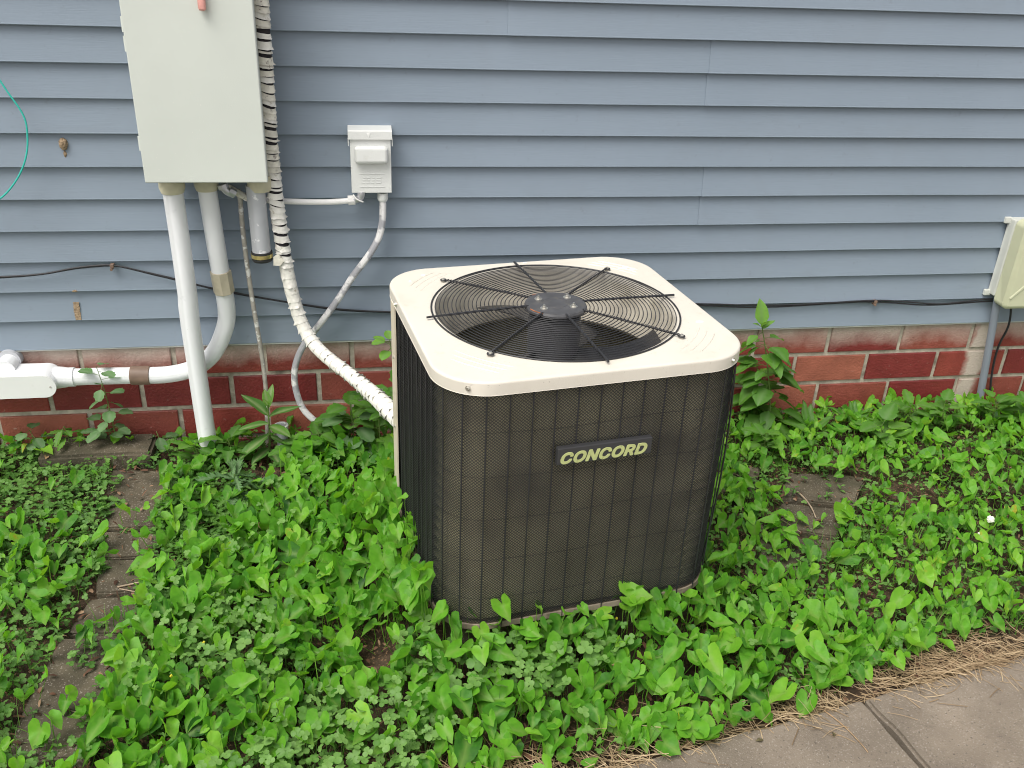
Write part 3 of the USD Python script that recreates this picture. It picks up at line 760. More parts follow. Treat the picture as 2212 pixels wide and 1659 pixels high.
c1 = Thing('electrical_conduit', 'thick white plastic conduit running straight from the cabinet into the ground', 'conduit', (-0.55, -0.11, 0.0))
hub_part(c1, -0.557, -0.112, 0.9885, 0.0302)
c1.part('pipe', tube(np.array([[-0.557, -0.112, 0.965], [-0.554, -0.112, 0.78], [-0.553, -0.112, 0.60], [-0.555, -0.112, 0.57], [-0.556, -0.112, 0.50], [-0.552, -0.112, 0.2], [-0.547, -0.112, -0.06]]), [0.0300, 0.0300, 0.0300, 0.0308, 0.0302, 0.0300, 0.0300], 40), M_PVC, 40)

c2 = Thing('electrical_conduit', 'thick white plastic conduit bending left from the cabinet to the round-ended box', 'conduit', (-0.455, -0.06, 0.3))
hub_part(c2, -0.461, -0.085, 0.9885, 0.0285)
EY = -0.045
b0 = at(488, 655, Y=-0.055); 
pth = [[-0.461, -0.085, 0.965], [-0.456, -0.076, 0.80], [-0.450, -0.062, 0.64]]
pth += [list(at(x, y, Y=EY)) for x, y in ((490, 680), (484.5, 712), (468, 752), (438, 785), (395, 803), (350, 810))]
pth += [list(at(x, y, Y=EY)) for x, y in ((300, 811), (200, 813), (128, 815.5))]
c2.part('pipe', tube(smooth_path(pth, 90), 0.0285, 36), M_PVC, 60)
p0, p1 = np.array([-0.4512, -0.0655, 0.668]), np.array([-0.4472, -0.0575, 0.590])
c2.part('coupling', tube(np.array([p0, p0 + (p1 - p0) * 0.02, p0 * 0.02 + p1 * 0.98, p1]), [0.0315, 0.0335, 0.0335, 0.0315], 8), M_COUPL, 20)
q0, q1 = at(283, 811, Y=EY), at(325, 810.5, Y=EY)
c2.part('coupling', tube(np.array([q0, q0 * 0.97 + q1 * 0.03, q0 * 0.03 + q1 * 0.97, q1]), [0.030, 0.0322, 0.0322, 0.030], 28), M_COUPLBR, 30)
lb = Thing('conduit_body', 'white elbow conduit box with a round-ended cover at the left edge', 'conduit box', (-1.15, -0.07, 0.29))
def stadium(x0, x1, zc, r, y0, y1):
    p = sg.LineString([(x0 + r, zc), (x1 - r, zc)]).buffer(r, quad_segs=10)
    m = extr(p, y1 - y0)
    V = m.vertices
    return trimesh.Trimesh(np.c_[V[:, 0], y1 - V[:, 2], V[:, 1]], m.faces, process=False)
lb.part('body', cat([stadium(-1.33, -1.007, 0.292, 0.041, -0.098, -0.012)]), M_PVC, 30)
lb.part('cover', stadium(-1.333, -1.004, 0.291, 0.0395, -0.106, -0.0985), M_DISC, 30)
e0 = at(120, 815.5, Y=EY)
lb.part('socket', tube(np.array([[-1.02, EY, e0[2]], [-0.985, EY, e0[2]], [-0.982, EY, e0[2]], [-0.960, EY, e0[2]]]), [0.038, 0.0335, 0.0325, 0.0325], 28), M_PVC, 30)
lb.part('wall_entry', cyl([-1.165, -0.012, 0.345], [-1.165, 0.03, 0.345], 0.036, 28), M_PVCGREY, 30)
lb.part('wall_entry', cyl([-1.165, -0.06, 0.335], [-1.165, -0.010, 0.338], 0.031, 28), M_PVC, 30)
lb.part('screw', cyl([-1.022, -0.1075, 0.290], [-1.022, -0.105, 0.290], 0.003, 8), M_STEEL)

emt = Thing('steel_conduit', 'thin weathered metal conduit with flaking white paint running down to the ground', 'conduit', (-0.34, -0.06, 0))
emt.part('pipe', tube(smooth_path([at(515, 412, Y=-0.07), at(518.7, 430, Y=-0.055), at(523, 481.5, Y=-0.05), at(544.6, 644.7, Y=-0.04), at(565, 764, Y=-0.036), at(575, 851, Y=-0.036), at(577, 905, Y=-0.036), at(578, 985, Y=-0.036)], 60), 0.0078, 14), M_STEEL, 60)
emt.part('elbow', tube(smooth_path([at(490, 404, Y=-0.09), at(505, 412, Y=-0.08), at(520, 420, Y=-0.07), at(545, 430, Y=-0.06)], 20), 0.011, 12), M_TAPE2, 60)
cf = Thing('cable_connector', 'grey metal cable connector under the cabinet beside the second thick conduit', 'cable connector', (-0.40, -0.09, 0.95))
cf.part('nut', tube(np.array([at(480, 398, Y=-0.10), at(484, 407, Y=-0.10)]), 0.0165, 8), M_ALU, 20)
cf.part('body', tube(smooth_path([at(482, 402, Y=-0.10), at(490, 412, Y=-0.10), at(503, 418, Y=-0.095)], 12), [0.0125] * 12, 14), M_ALU, 40)
cf.part('nut', tube(np.array([at(494, 412, Y=-0.10), at(507, 419, Y=-0.095)]), 0.0145, 8), M_ALU, 20)

cap = Thing('capped_pipe', 'short grey pipe under the cabinet closed by a black rubber cap with a brass band', 'capped pipe', (-0.3, -0.11, 0.8))
hub_part(cap, -0.2995, -0.115, 0.9885, 0.0290, 0.046)
a0, a1 = at(551, 400, Y=-0.115), at(565.5, 546, Y=-0.115)
cap.part('pipe', tube(np.array([a0, a1]), 0.0285, 36), M_PVCGREY, 40)
dn = (a1 - a0) / np.linalg.norm(a1 - a0)
cap.part('rubber_cap', tube(np.array([a1 - dn * 0.006, a1 - dn * 0.005, a1 + dn * 0.020, a1 + dn * 0.026]), [0.030, 0.0325, 0.0325, 0.0290], 36), M_RUBBER, 30)
cap.part('brass_band', tube(np.array([a1 + dn * 0.001, a1 + dn * 0.0012, a1 + dn * 0.0128, a1 + dn * 0.013]), [0.0325, 0.0338, 0.0338, 0.0325], 36, cap=False), M_BRASS, 30)

stub = Thing('pipe_stub', 'short grey plastic pipe stub with a white rim standing behind the broad-leaved milkweed', 'pipe stub', (-0.30, -0.13, 0))
g0 = at(612, 975, Y=-0.12)
stub.part('pipe', tube(np.array([[g0[0], -0.12, -0.05], [g0[0], -0.12, 0.115]]), 0.0185, 24), M_PVCGREY, 40)
stub.part('rim', lathe([(0.0175, 0.100), (0.0235, 0.100), (0.0245, 0.118), (0.0185, 0.119), (0.0175, 0.100)], 24, (g0[0], -0.12, 0.0)), M_PVC, 30)

# ------------------------------------------------------------------ refrigerant line wrapped in white tape
ls = Thing('refrigerant_line', 'tape-wrapped refrigerant line hanging beside the cabinet and curving into the air conditioner', 'insulated pipe', (-0.25, -0.1, 0.5))
lp = [at(561, -60, Y=-0.105), at(562, 0, Y=-0.105), at(570, 109, Y=-0.105), at(577, 215, Y=-0.105), at(588, 360, Y=-0.105), at(603, 481, Y=-0.105), at(618, 575, Y=-0.105), at(635, 648, Y=-0.11), at(656, 707, Y=-0.13),
      at(688, 754, Y=-0.18), at(742, 799, Y=-0.27), at(801, 847, Y=-0.39), at(848, 892, Y=-0.50), at(900, 935, Y=-0.60)]
LP = smooth_path(lp, 400)
arc = np.r_[0, np.cumsum(np.linalg.norm(np.diff(LP, axis=0), axis=1))]
def lrad(s):
    return np.interp(s, [0, 0.9, 1.0, 1.35, 1.5, arc[-1]], [0.0235, 0.0215, 0.0205, 0.0215, 0.027, 0.030])
ls.part('foam_sleeve', tube(LP, lrad(arc) * 0.93, 18), M_FOAM, 60)
def sample(s):
    return np.stack([np.interp(s, arc, LP[:, k]) for k in range(3)], -1)
vy = []
for P in LP:
    d = BAS @ (P - CAM); vy.append(829.5 - FOCAL * d[1] / d[2])
vy = np.array(vy)
gaps = [57, 84, 112, 146, 272, 300, 342, 384, 402, 500, 521, 544]
gap_s = [np.interp(g, vy[:300], arc[:300]) for g in gaps]
r_ = random.Random(11)
s = 0.0
s_full = np.interp(572, vy[:300], arc[:300])
while s < arc[-1] - 0.03:
    full = s > s_full
    wdt = r_.uniform(0.028, 0.040) if full else r_.uniform(0.014, 0.022)
    gap = -0.008 if full else r_.choice([-0.002, -0.001, 0.0005, 0.0015, 0.004])
    for g in gap_s:
        if not full and s < g < s + wdt + 0.003:
            wdt = max(g - s - 0.004, 0.006); gap = r_.uniform(0.005, 0.013)
    n, m = 22, 5
    V = []
    tilt = r_.uniform(0.05, 0.12 if full else 0.42)
    ph = r_.uniform(-0.5, 0.5) + 1.2
    for i in range(m):
        ss = s + wdt * i / (m - 1)
        for j in range(n):
            a = 2 * np.pi * j / n
            sj = min(max(ss + tilt * lrad(ss) * math.sin(a + ph), 0), arc[-1])
            c = sample(sj); t = sample(min(sj + 0.004, arc[-1])) - sample(max(sj - 0.004, 0)); t /= np.linalg.norm(t)
            e1 = np.cross(t, [0, 1.0, 0]); e1 /= np.linalg.norm(e1); e2 = np.cross(t, e1)
            flare = [-0.0007, 0.0004, 0.0006, 0.0012, 0.0026][i] * (0.5 if full else 1.0)
            rad = lrad(sj) + flare + 0.0016 * (r_.random() - 0.5) + (0.0055 if (i == m - 1 and r_.random() < 0.13) else 0)
            V.append(c + rad * (math.cos(a) * e1 + math.sin(a) * e2))
    i, j = np.meshgrid(np.arange(m - 1), np.arange(n), indexing='ij')
    q = np.stack([i * n + j, i * n + (j + 1) % n, (i + 1) * n + (j + 1) % n, (i + 1) * n + j], -1).reshape(-1, 4)
    ls.part('tape_wrap', trimesh.Trimesh(np.array(V), np.vstack([q[:, [0, 1, 2]], q[:, [0, 2, 3]]]), process=False), M_TAPE if (full or s > 0.55 or r_.random() < 0.35) else M_TAPE2, 50)
    s += wdt + gap
f0 = at(600, 566, Y=-0.125)
flap = np.array([f0, f0 + [-0.012, -0.004, 0.018], f0 + [0.004, -0.004, 0.030], f0 + [0.020, -0.006, 0.004], f0 + [0.006, -0.005, -0.012], f0 + [-0.014, -0.004, -0.010]])
ls.part('torn_flap', trimesh.convex.convex_hull(np.vstack([flap, flap + [0, 0.0012, 0]])), M_TAPE2, False)

# ------------------------------------------------------------------ disconnect box
ds = Thing('disconnect_box', 'small pale grey electrical disconnect box with a raised pull handle and hooded lid', 'electrical box', (0.04, -0.03, 0.93))
DY = -0.058
dA, dB, dC, dD = at(760, 417, Y=DY), at(846.5, 417, Y=DY), at(754, 283, Y=DY - 0.005), at(846, 301.5, Y=DY - 0.005)
dx0, dx1, dz0 = dA[0], dB[0], (dA[2] + dB[2]) / 2
hz1, hz0 = dC[2] + 0.002, dD[2]
ds.part('body', rbox(dx0 + 0.002, dx1 - 0.002, DY + 0.006, 0.004, dz0 + 0.001, hz0 + 0.012, 0.003), M_DISC, 30)
cov = ds.part('cover', rbox(dx0, dx1, DY, DY + 0.0055, dz0, hz0 + 0.008, 0.0022), M_DISC, 30)
ds.part('hood', m3.Manifold.hull_points(np.array([(x, y, z) for x in (dx0 - 0.005, dx1 + 0.004) for (y, z) in ((DY - 0.007, hz0), (DY - 0.007, hz1 - 0.003), (DY - 0.004, hz1), (0.004, hz1 + 0.003), (0.004, hz0 + 0.01), (DY + 0.02, hz0))])), M_DISC, 30)
h0, h1 = at(766, 354, Y=DY - 0.012), at(838, 316, Y=DY - 0.012)
ds.part('pull_handle', rbox(h0[0], h1[0], DY - 0.022, DY + 0.004, h0[2], h1[2], 0.0125, 3), M_DISC, 40, parent=cov)
k0, k1 = at(777, 404, Y=DY), at(830, 376, Y=DY)
pl = [box(k0[0], k1[0], DY - 0.0011, DY + 0.0005, z, z + 0.001) for z in (k0[2], k1[2])]
for x, w_ in ((0.10, 0.10), (0.24, 0.13), (0.42, 0.12), (0.60, 0.20)):
    for j in range(3):
        xx_ = k0[0] + (x + 0.015 * j) * (k1[0] - k0[0]) * 1.1
        zz_ = k0[2] + (0.30 + 0.19 * j) * (k1[2] - k0[2])
        pl.append(box(xx_, xx_ + w_ * (k1[0] - k0[0]), DY - 0.0011, DY + 0.0005, zz_, zz_ + 0.0030))
ds.part('embossed_mark', cat(pl), M_DISC, False, parent=cov)
dd = at(796, 292, Y=DY - 0.008)
ds.part('paint_drip', trimesh.convex.convex_hull(np.array([[dd[0] + x, DY - 0.0065 - y, dd[2] + z] for x, z in ((-0.006, 0.006), (0.006, 0.007), (0.003, 0.0), (0.001, -0.007), (-0.001, -0.006), (-0.003, 0.001)) for y in (0, 0.0016)])), M_PAINTDRIP)
for x in (dx0 - 0.006, dx1 + 0.003):
    ds.part('hasp', rbox(x, x + 0.003, DY, DY + 0.02, hz0 - 0.022, hz0 + 0.001, 0.001), M_DISC)
whip = Thing('flexible_conduit', 'flexible grey whip with flaking white paint looping from the disconnect box to the ground', 'flexible conduit', (0.03, -0.06, 0.5))
whip.part('connector', lathe([(0.0, 0.0), (0.0165, 0.0), (0.0172, -0.003), (0.0172, -0.020), (0.0135, -0.027), (0.0, -0.027)], 20, tuple(at(826.5, 416, Y=-0.034))), M_DISC, 30)
wp = [at(826.5, 425, Y=-0.034), at(827, 455, Y=-0.035), at(821, 504, Y=-0.04), at(797, 551, Y=-0.055), at(762, 597.6, Y=-0.052), at(734, 641, Y=-0.05), at(680, 714, Y=-0.045), at(651, 755, Y=-0.04), at(636, 806, Y=-0.036), at(644, 859, Y=-0.036), at(660, 890, Y=-0.04), at(687, 914, Y=-0.05), at(715, 935, Y=-0.07), at(745, 955, Y=-0.09)]
whip.part('tube', tube(smooth_path(wp, 140), 0.0112, 18), M_WHIP, 60)
feed = Thing('white_painted_conduit', 'short horizontal white-painted conduit joining the cabinet fittings to the disconnect box', 'conduit', (-0.1, -0.04, 0.9))
fpth = [at(530, 428, Y=-0.06), at(560, 431.5, Y=-0.04), at(613, 434.5, Y=-0.035), at(690, 436.5, Y=-0.035), at(756, 433, Y=-0.035)]
feed.part('pipe', tube(smooth_path(fpth, 60), 0.0092, 16), M_WHITEPAINT, 60)
feed.part('nut', tube(np.array([at(752, 433, Y=-0.035), at(767, 432, Y=-0.035)]), 0.0158, 8), M_WHITEPAINT, 20)
feed.part('elbow', tube(smooth_path([at(765, 431, Y=-0.037), at(774, 429, Y=-0.042), at(779, 423, Y=-0.048), at(780, 414, Y=-0.05)], 20), 0.0125, 14), M_ALU, 60)
feed.part('strap', tube(smooth_path([at(763, 421, Y=-0.055), at(770, 430, Y=-0.062), at(784, 436, Y=-0.055)], 12), 0.003, 6), M_WHITEPAINT, 60)

# ------------------------------------------------------------------ telephone box at the right
tb = Thing('telephone_box', 'beige plastic telephone junction box with a raised cross on its lid', 'telephone box', (2.45, -0.05, 0.66))
bl, tl = at(2147, 622, Y=-0.02), at(2170, 497, Y=-0.02)
tb.part('back_plate', rbox(2.372, 2.645, -0.038, 0.004, 0.500, 0.800, 0.006), M_TELBACK, 30)
for z in (0.505, 0.79):
    tb.part('mounting_ear', rbox(2.352, 2.380, -0.012, 0.002, z - 0.012, z + 0.012, 0.004), M_TELBACK, 30)
lidp = sg.box(2.376, 0.47, 2.64, 0.805).buffer(-0.025).buffer(0.025, quad_segs=6)
def yex(poly, y0, y1):
    m = extr(poly, y1 - y0)
    return trimesh.Trimesh(np.c_[m.vertices[:, 0], y1 - m.vertices[:, 2], m.vertices[:, 1]], m.faces, process=False)
def ypts(poly, y):
    c = np.array(poly.exterior.coords)[:-1]
    return np.c_[c[:, 0], np.full(len(c), y), c[:, 1]]
tl_ = tb.part('cover', m3.Manifold.hull_points(np.vstack([ypts(lidp, -0.040), ypts(lidp, -0.090), ypts(lidp.buffer(-0.006), -0.099), ypts(lidp.buffer(-0.013), -0.103)])), M_TELBOX, 30)
for a, b in (((2.392, 0.515), (2.620, 0.755)), ((2.392, 0.755), (2.620, 0.515))):
    d = np.array([b[0] - a[0], b[1] - a[1]]); d /= np.hypot(*d); nn = np.array([-d[1], d[0]])
    P = [np.array([a[0] + nn[0] * t, -0.1026, a[1] + nn[1] * t]) for t in (-0.007, 0.007)] + [np.array([b[0] + nn[0] * t, -0.1026, b[1] + nn[1] * t]) for t in (-0.007, 0.007)]
    Q = [np.array([a[0] + nn[0] * t, -0.1055, a[1] + nn[1] * t]) for t in (-0.003, 0.003)] + [np.array([b[0] + nn[0] * t, -0.1055, b[1] + nn[1] * t]) for t in (-0.003, 0.003)]
    tb.part('raised_rib', trimesh.convex.convex_hull(np.array(P + Q)), M_TELBOX, False, parent=tl_)
for x, z in ((2.402, 0.768), (2.392, 0.740)):
    tb.part('screw', cyl([x, -0.1065, z], [x, -0.1025, z], 0.005, 10), M_ZINC, parent=tl_)
leg = Thing('downpipe_conduit', 'blue-grey painted conduit running from the telephone box down the brick wall', 'conduit', (2.42, -0.04, 0.2))
leg.part('pipe', tube(np.array([at(2158, 630, Y=-0.03), at(2153.6, 653.6, Y=-0.03), at(2118, 851.5, Y=-0.03), at(2109, 905, Y=-0.03)]), 0.0140, 20), M_LEG, 60)
tc = Thing('telephone_cable', 'thin black cable hanging from the telephone box down to the leaves', 'cable', (2.45, -0.03, 0.3))
tc.part('cable', tube(smooth_path([at(2186, 640, Y=-0.03), at(2184, 663, Y=-0.03), at(2177.7, 705.6, Y=-0.02), at(2159.5, 742, Y=-0.008), at(2146.5, 786, Y=-0.006), at(2141, 820, Y=-0.006), at(2138.6, 851.5, Y=-0.006), at(2136, 905, Y=-0.006)], 60), 0.0042, 10), M_CABLE, 60)

bc = Thing('black_cable', 'long black cable clipped along the lowest siding boards across the wall', 'cable', (0.5, -0.01, 0.5))
cl = [(-60, 600), (0, 597), (97, 590), (156, 579), (219, 572), (254, 573.4), (312, 586), (379, 601.5), (430, 615), (457, 621), (512, 632), (582, 645), (664, 658), (742, 667.5), (864, 673), (1000, 672), (1180, 668), (1350, 660), (1512, 655.4), (1629, 658.5), (1778, 654), (1895, 648), (1981, 653), (2031, 655.5), (2090, 649.5), (2148, 645)]
def wall_y(z):
    u = ((z - SZ0) / SE) % 1.0
    return 0.0005 + 0.0095 * u
pts = []
for x, y in cl:
    P = at(x, y, Y=-0.004); P[1] = -0.0085
    pts.append(P)
bc.part('cable', tube(smooth_path(pts, 320), 0.0030, 8), M_CABLE, 60)
pts2 = []
for k, (x, y) in enumerate(cl):
    P = at(x, y + (2.2 if x < 900 else 5.0) * (0.7 + 0.3 * math.sin(k * 2.1)), Y=-0.004); P[1] = -0.0070
    pts2.append(P)
bc.part('cable', tube(smooth_path(pts2, 320), 0.0030, 8), M_CABLE, 60)
for x, y in ((242, 574.5), (1891, 652)):
    P = at(x, y, Y=-0.01)
    bc.part('clip', cat([rbox(P[0] - 0.006, P[0] + 0.006, -0.0155, 0.004, P[2] - 0.006, P[2] + 0.006, 0.002), cyl([P[0] - 0.002, -0.019, P[2] - 0.010], [P[0] - 0.002, 0.004, P[2] - 0.010], 0.0045, 8)]), M_COUPLBR)
teal = Thing('teal_cable', 'thin teal green cable curving out from the left edge of the wall', 'cable', (-1.1, -0.03, 1.1))
teal.part('cable', tube(smooth_path([at(x, y, Y=-0.045) for x, y in ((-40, 130), (0, 174), (19.5, 203), (50.8, 250), (59, 289), (58.6, 324), (47, 367), (23.4, 406), (0, 429), (-50, 455))], 90), 0.0027, 8), M_TEAL, 60)

# mud nests and their traces
def mud(name, x, y, w, h, label, catg, th=0.012):
    P = at(x, y, Y=0.004)
    b = trimesh.creation.icosphere(3, 1.0)
    n = meshkit.fbm(b.vertices * 2.2 + [x, y, 0], 3, 4)[:, None]
    V = b.vertices * (0.7 + 0.6 * n) * [w, th, h]
    V[:, 1] = np.minimum(V[:, 1], 0.004)
    single(name, trimesh.Trimesh(V + P, b.faces, process=False), M_MUD, label, catg, smooth=True)
mud('mud_nest', 136.5, 311, 0.0125, 0.018, 'larger brown dried mud nest stuck on the siding left of the cabinet', 'mud nest')
mud('mud_nest', 134, 283, 0.007, 0.004, 'tiny crumb of mud just above the larger brown mud nest', 'mud nest', 0.006)
mud('mud_nest', 141, 333, 0.005, 0.010, 'thin brown mud tail under the larger mud nest', 'mud nest', 0.004)
mud('mud_nest', 162, 628, 0.009, 0.004, 'small flat mud crumb on the siding edge above the pale stripe', 'mud nest', 0.008)
P = at(166.5, 672, Y=0.0035)
v = []
for k in range(9):
    z = P[2] + 0.030 - 0.060 * k / 8
    v += [[P[0] - 0.0085 + RNG.uniform(-.002, .002), z], [P[0] + 0.0085 + RNG.uniform(-.002, .002), z]]
quad = np.array([v[0], v[1], v[3], v[5], v[7], v[9], v[11], v[13], v[15], v[17], v[16], v[14], v[12], v[10], v[8], v[6], v[4], v[2]])
single('nest_trace', (lambda m: trimesh.Trimesh(np.c_[m.vertices[:, 0], 0.0052 - m.vertices[:, 2] - (m.vertices[:, 1] - P[2]) * -0.09, m.vertices[:, 1]], m.faces, process=False))(extr(sg.Polygon(quad).buffer(0), 0.0035)),
       M_MUD, 'narrow upright stripe of old mud on the lowest siding boards', 'mud trace')

# ------------------------------------------------------------------ leaves
def heart(n=18, rings=3, lob=0.0, notch=True, narrow=1.0):
    """Violet leaf of about unit length: petiole joint at the origin, tip at +x. Returns vertices, faces, mid-vein weight."""
    ang = np.linspace(-np.pi, np.pi, n, endpoint=False)
    aa = np.abs(ang)
    r = np.interp(aa, np.radians([0, 12, 35, 65, 95, 125, 150, 168, 180]), [0.92, 0.79, 0.64, 0.61, 0.64, 0.61, 0.50, 0.30, 0.10])
    r = r * (1 + 0.045 * np.cos(aa * 9))
    V, mid = [[0.0, 0, 0]], [1.0]
    for k in range(1, rings + 1):
        t = (k / rings) ** 0.85
        for a, q in zip(ang, r):
            V.append([q * t * math.cos(a), q * t * math.sin(a) * narrow, 0])
            mid.append(1.0 if abs(a) < 0.03 else (0.35 if k < rings and abs((abs(a) % 0.7) - 0.35) < 0.1 else 0.0))
    F = [[0, 1 + j, 1 + (j + 1) % n] for j in range(n)]
    for k in range(rings - 1):
        o = 1 + k * n
        for j in range(n):
            a, b = o + j, o + (j + 1) % n
            F += [[a, a + n, b + n], [a, b + n, b]]
    V = np.array(V)
    return V, np.array(F), np.array(mid)


def blade_leaf(L=1.0, W=0.4, rows=9, cols=4, prof=None, teeth=0.0, seed=0, fold=0.25, droop=0.3, wav=0.03):
    """Strip leaf with midrib fold; prof gives half width along its length."""
    rg = np.random.default_rng(seed)
    prof = prof or [(0, 0.06), (0.15, 0.55), (0.4, 1.0), (0.65, 0.85), (0.88, 0.4), (1, 0.0)]
    t = np.linspace(0, 1, rows)
    w = np.interp(t, *zip(*prof)) * W / 2
    w = np.where((np.arange(rows) % 2 == 1), w * (1 + teeth), w * (1 - teeth))
    u = np.linspace(-1, 1, 2 * (cols // 2) + 1)
    V, mid = [], []
    for i in range(rows):
        for q in u:
            y = w[i] * q
            V.append([L * t[i] + (teeth * 0.05 * abs(q) if i % 2 else 0), y, fold * abs(y) - droop * L * t[i] ** 2 * 0.5 + wav * L * math.sin(9 * t[i] + 3 * q + seed) * abs(q)])
            mid.append(1.0 if abs(q) < 1e-6 else 0.0)
    k = len(u)
    F = []
    for i in range(rows - 1):
        for j in range(k - 1):
            a = i * k + j
            F += [[a, a + 1, a + k + 1], [a, a + k + 1, a + k]]
    return np.array(V), np.array(F), np.array(mid)


def shape_heart(V, rg):
    """Cups, folds and waves a flat heart leaf the way violet leaves roll."""
    V = V.copy()
    x, y = V[:, 0], V[:, 1]
    fold, cup, curl, droop = rg.uniform(0.02, 0.42), rg.uniform(0.0, 0.7), rg.uniform(0.3, 1.9), rg.uniform(0.05, 0.75)
    z = fold * np.abs(y) + cup * y * y * 1.4 + curl * np.maximum(0, 0.05 - x) ** 1.5 - droop * np.maximum(x, 0) ** 2
    z += 0.09 * np.sin(x * 7 + rg.uniform(0, 6)) * np.abs(y) * 2 + 0.05 * np.sin(y * 8 + rg.uniform(0, 6)) * np.maximum(x, 0) + 0.03 * np.sin(np.arctan2(y, x) * 5 + rg.uniform(0, 6)) * np.hypot(x, y) * 2
    if rg.random() < 0.30:                # edges rolled up round the long axis
        R = rg.uniform(0.26, 0.6) + 0.25 * np.clip(x, 0, 1)
        V[:, 1] = R * np.sin(y / R)
        z = z * 0.6 + R * (1 - np.cos(y / R))
    V[:, 2] = z
    V[:, 1] *= 1 - 0.25 * fold
    return V


def frames(az, pitch, roll):
    """Rotation matrices: leaf axis x to azimuth az, raised by pitch, rolled by roll."""
    ca, sa, cp, sp, cr, sr = np.cos(az), np.sin(az), np.cos(pitch), np.sin(pitch), np.cos(roll), np.sin(roll)
    X = np.stack([ca * cp, sa * cp, sp], -1)
    Y0 = np.stack([-sa, ca, 0 * sa], -1)
    Z0 = np.cross(X, Y0)
    Y = Y0 * cr[:, None] + Z0 * sr[:, None]
    Z = np.cross(X, Y)
    return np.stack([X, Y, Z], -1)


def scatter(variants, pos, az, pitch, roll, size, tint, rg):
    """List of (V, F, tint array, mid) for each leaf."""
    Rm = frames(az, pitch, roll)
    out = []
    pick = rg.integers(0, len(variants), len(pos))
    for k in range(len(pos)):
        V, F, mid = variants[pick[k]]
        out.append(((V * size[k]) @ Rm[k].T + pos[k], F, np.full(len(V), tint[k]), mid))
    return out


def joined(items):
    if not items:
        return None
    off = np.cumsum([0] + [len(i[0]) for i in items[:-1]])
    return (np.vstack([i[0] for i in items]), np.vstack([i[1] + o for i, o in zip(items, off)]), np.concatenate([i[2] for i in items]), np.concatenate([i[3] for i in items]))


def vnorm(V, F):
    n = np.zeros_like(V)
    fn = np.cross(V[F[:, 1]] - V[F[:, 0]], V[F[:, 2]] - V[F[:, 0]])
    for k in range(3):
        np.add.at(n, F[:, k], fn)
    return n / np.maximum(np.linalg.norm(n, axis=1, keepdims=True), 1e-12)


def put_leaves(path, items, m, base=(0, 0, 0)):
    V, F, t, mi = joined(items)
    return put(path, V - np.array(base), F, vnorm(V, F), m, {'tint': t, 'mid': mi})


def petioles(p0, p1, r, tint, rg):
    """Three-sided stalks from the ground to the leaves."""
    out = []
    for a, b, rad, t in zip(p0, p1, r, tint):
        mid = (a + b) / 2 + rg.normal(0, 0.006, 3) + (b - a) * [0.12, 0.12, -0.0]
        P = np.array([a, mid, b])
        an = np.array([0, 2.1, 4.2])
        ring = np.c_[np.cos(an), np.sin(an), 0 * an] * rad
        V = np.vstack([q + ring for q in P])
        F = []
        for i in range(2):
            for j in range(3):
                x, y = i * 3 + j, i * 3 + (j + 1) % 3
                F += [[x, y, y + 3], [x, y + 3, x + 3]]
        out.append((V, np.array(F), np.full(9, t), np.full(9, 0.5)))
    return out


# where things grow (outlines measured on the ground plane)
def gpoly(pts, z=0.04):
    return sg.Polygon(zpoly(pts, z))
from shapely import contains_xy
PATH = gpoly([(238, 1012), (375, 1012), (345, 1130), (336, 1200), (335, 1262), (305, 1290), (270, 1365), (220, 1480), (176, 1610), (15, 1655), (28, 1570), (110, 1425), (140, 1372), (168, 1330), (190, 1290), (228, 1232), (225, 1195), (208, 1150), (222, 1130)], 0.01)
BLOCKP = sg.box(-1.10, -0.165, -0.72, 0.0)
UNITP = affinity.translate(affinity.rotate(sg.box(-0.395, -0.375, 0.395, 0.375).buffer(-0.09).buffer(0.09), 8.19, origin=(0, 0)), 0.495, -0.797)
FLAGP = gpoly([(1700, 1024), (1872, 1034), (1848, 1096), (1815, 1130), (1790, 1205), (1740, 1218), (1695, 1160), (1665, 1110), (1690, 1075)], 0.01)
MULCH = gpoly([(520, 985), (640, 985), (660, 1040), (600, 1062), (520, 1040)], 0.02)
FRONT = sg.LineString(zpoly([(-100, 1760), (500, 1740), (800, 1690), (1000, 1668), (1180, 1655), (1387, 1606), (1480, 1588), (1559, 1578), (1613, 1545), (1656, 1505), (1777, 1478), (1848, 1456), (1918, 1424), (1988, 1396), (2060, 1366), (2212, 1340), (2400, 1290)], 0.04))
FRX, FRY = np.array(FRONT.coords).T
VIOL_L = gpoly([(640, 985), (760, 955), (900, 960), (900, 1300), (1000, 1400), (1400, 1400), (1500, 1330), (1560, 1290), (1700, 1330), (1900, 1350), (2000, 1380), (1780, 1480), (1640, 1530), (1400, 1620), (1150, 1680), (700, 1700), (300, 1800), (100, 1760), (220, 1560), (270, 1430), (330, 1280), (440, 1200), (560, 1100)])
CLOV = [gpoly([(930, 1360), (1230, 1380), (1320, 1420), (1180, 1500), (1040, 1500), (900, 1430)]), gpoly([(400, 1360), (560, 1340), (600, 1430), (560, 1480), (420, 1440)]),
        gpoly([(640, 1530), (900, 1500), (960, 1590), (800, 1700), (560, 1700)]), gpoly([(60, 1080), (230, 1060), (200, 1240), (120, 1330), (-80, 1330), (-80, 1100)]),
        gpoly([(330, 1050), (470, 1060), (440, 1190), (345, 1250), (340, 1130)]), gpoly([(240, 930), (380, 955), (360, 1010), (250, 1000)]), gpoly([(1700, 1230), (1900, 1250), (1900, 1330), (1760, 1320)])]


def field(x, y):
    """0..1 patchiness"""
    return meshkit.fbm(np.stack([x * 5, y * 5, 0 * x], -1), 3, 21)


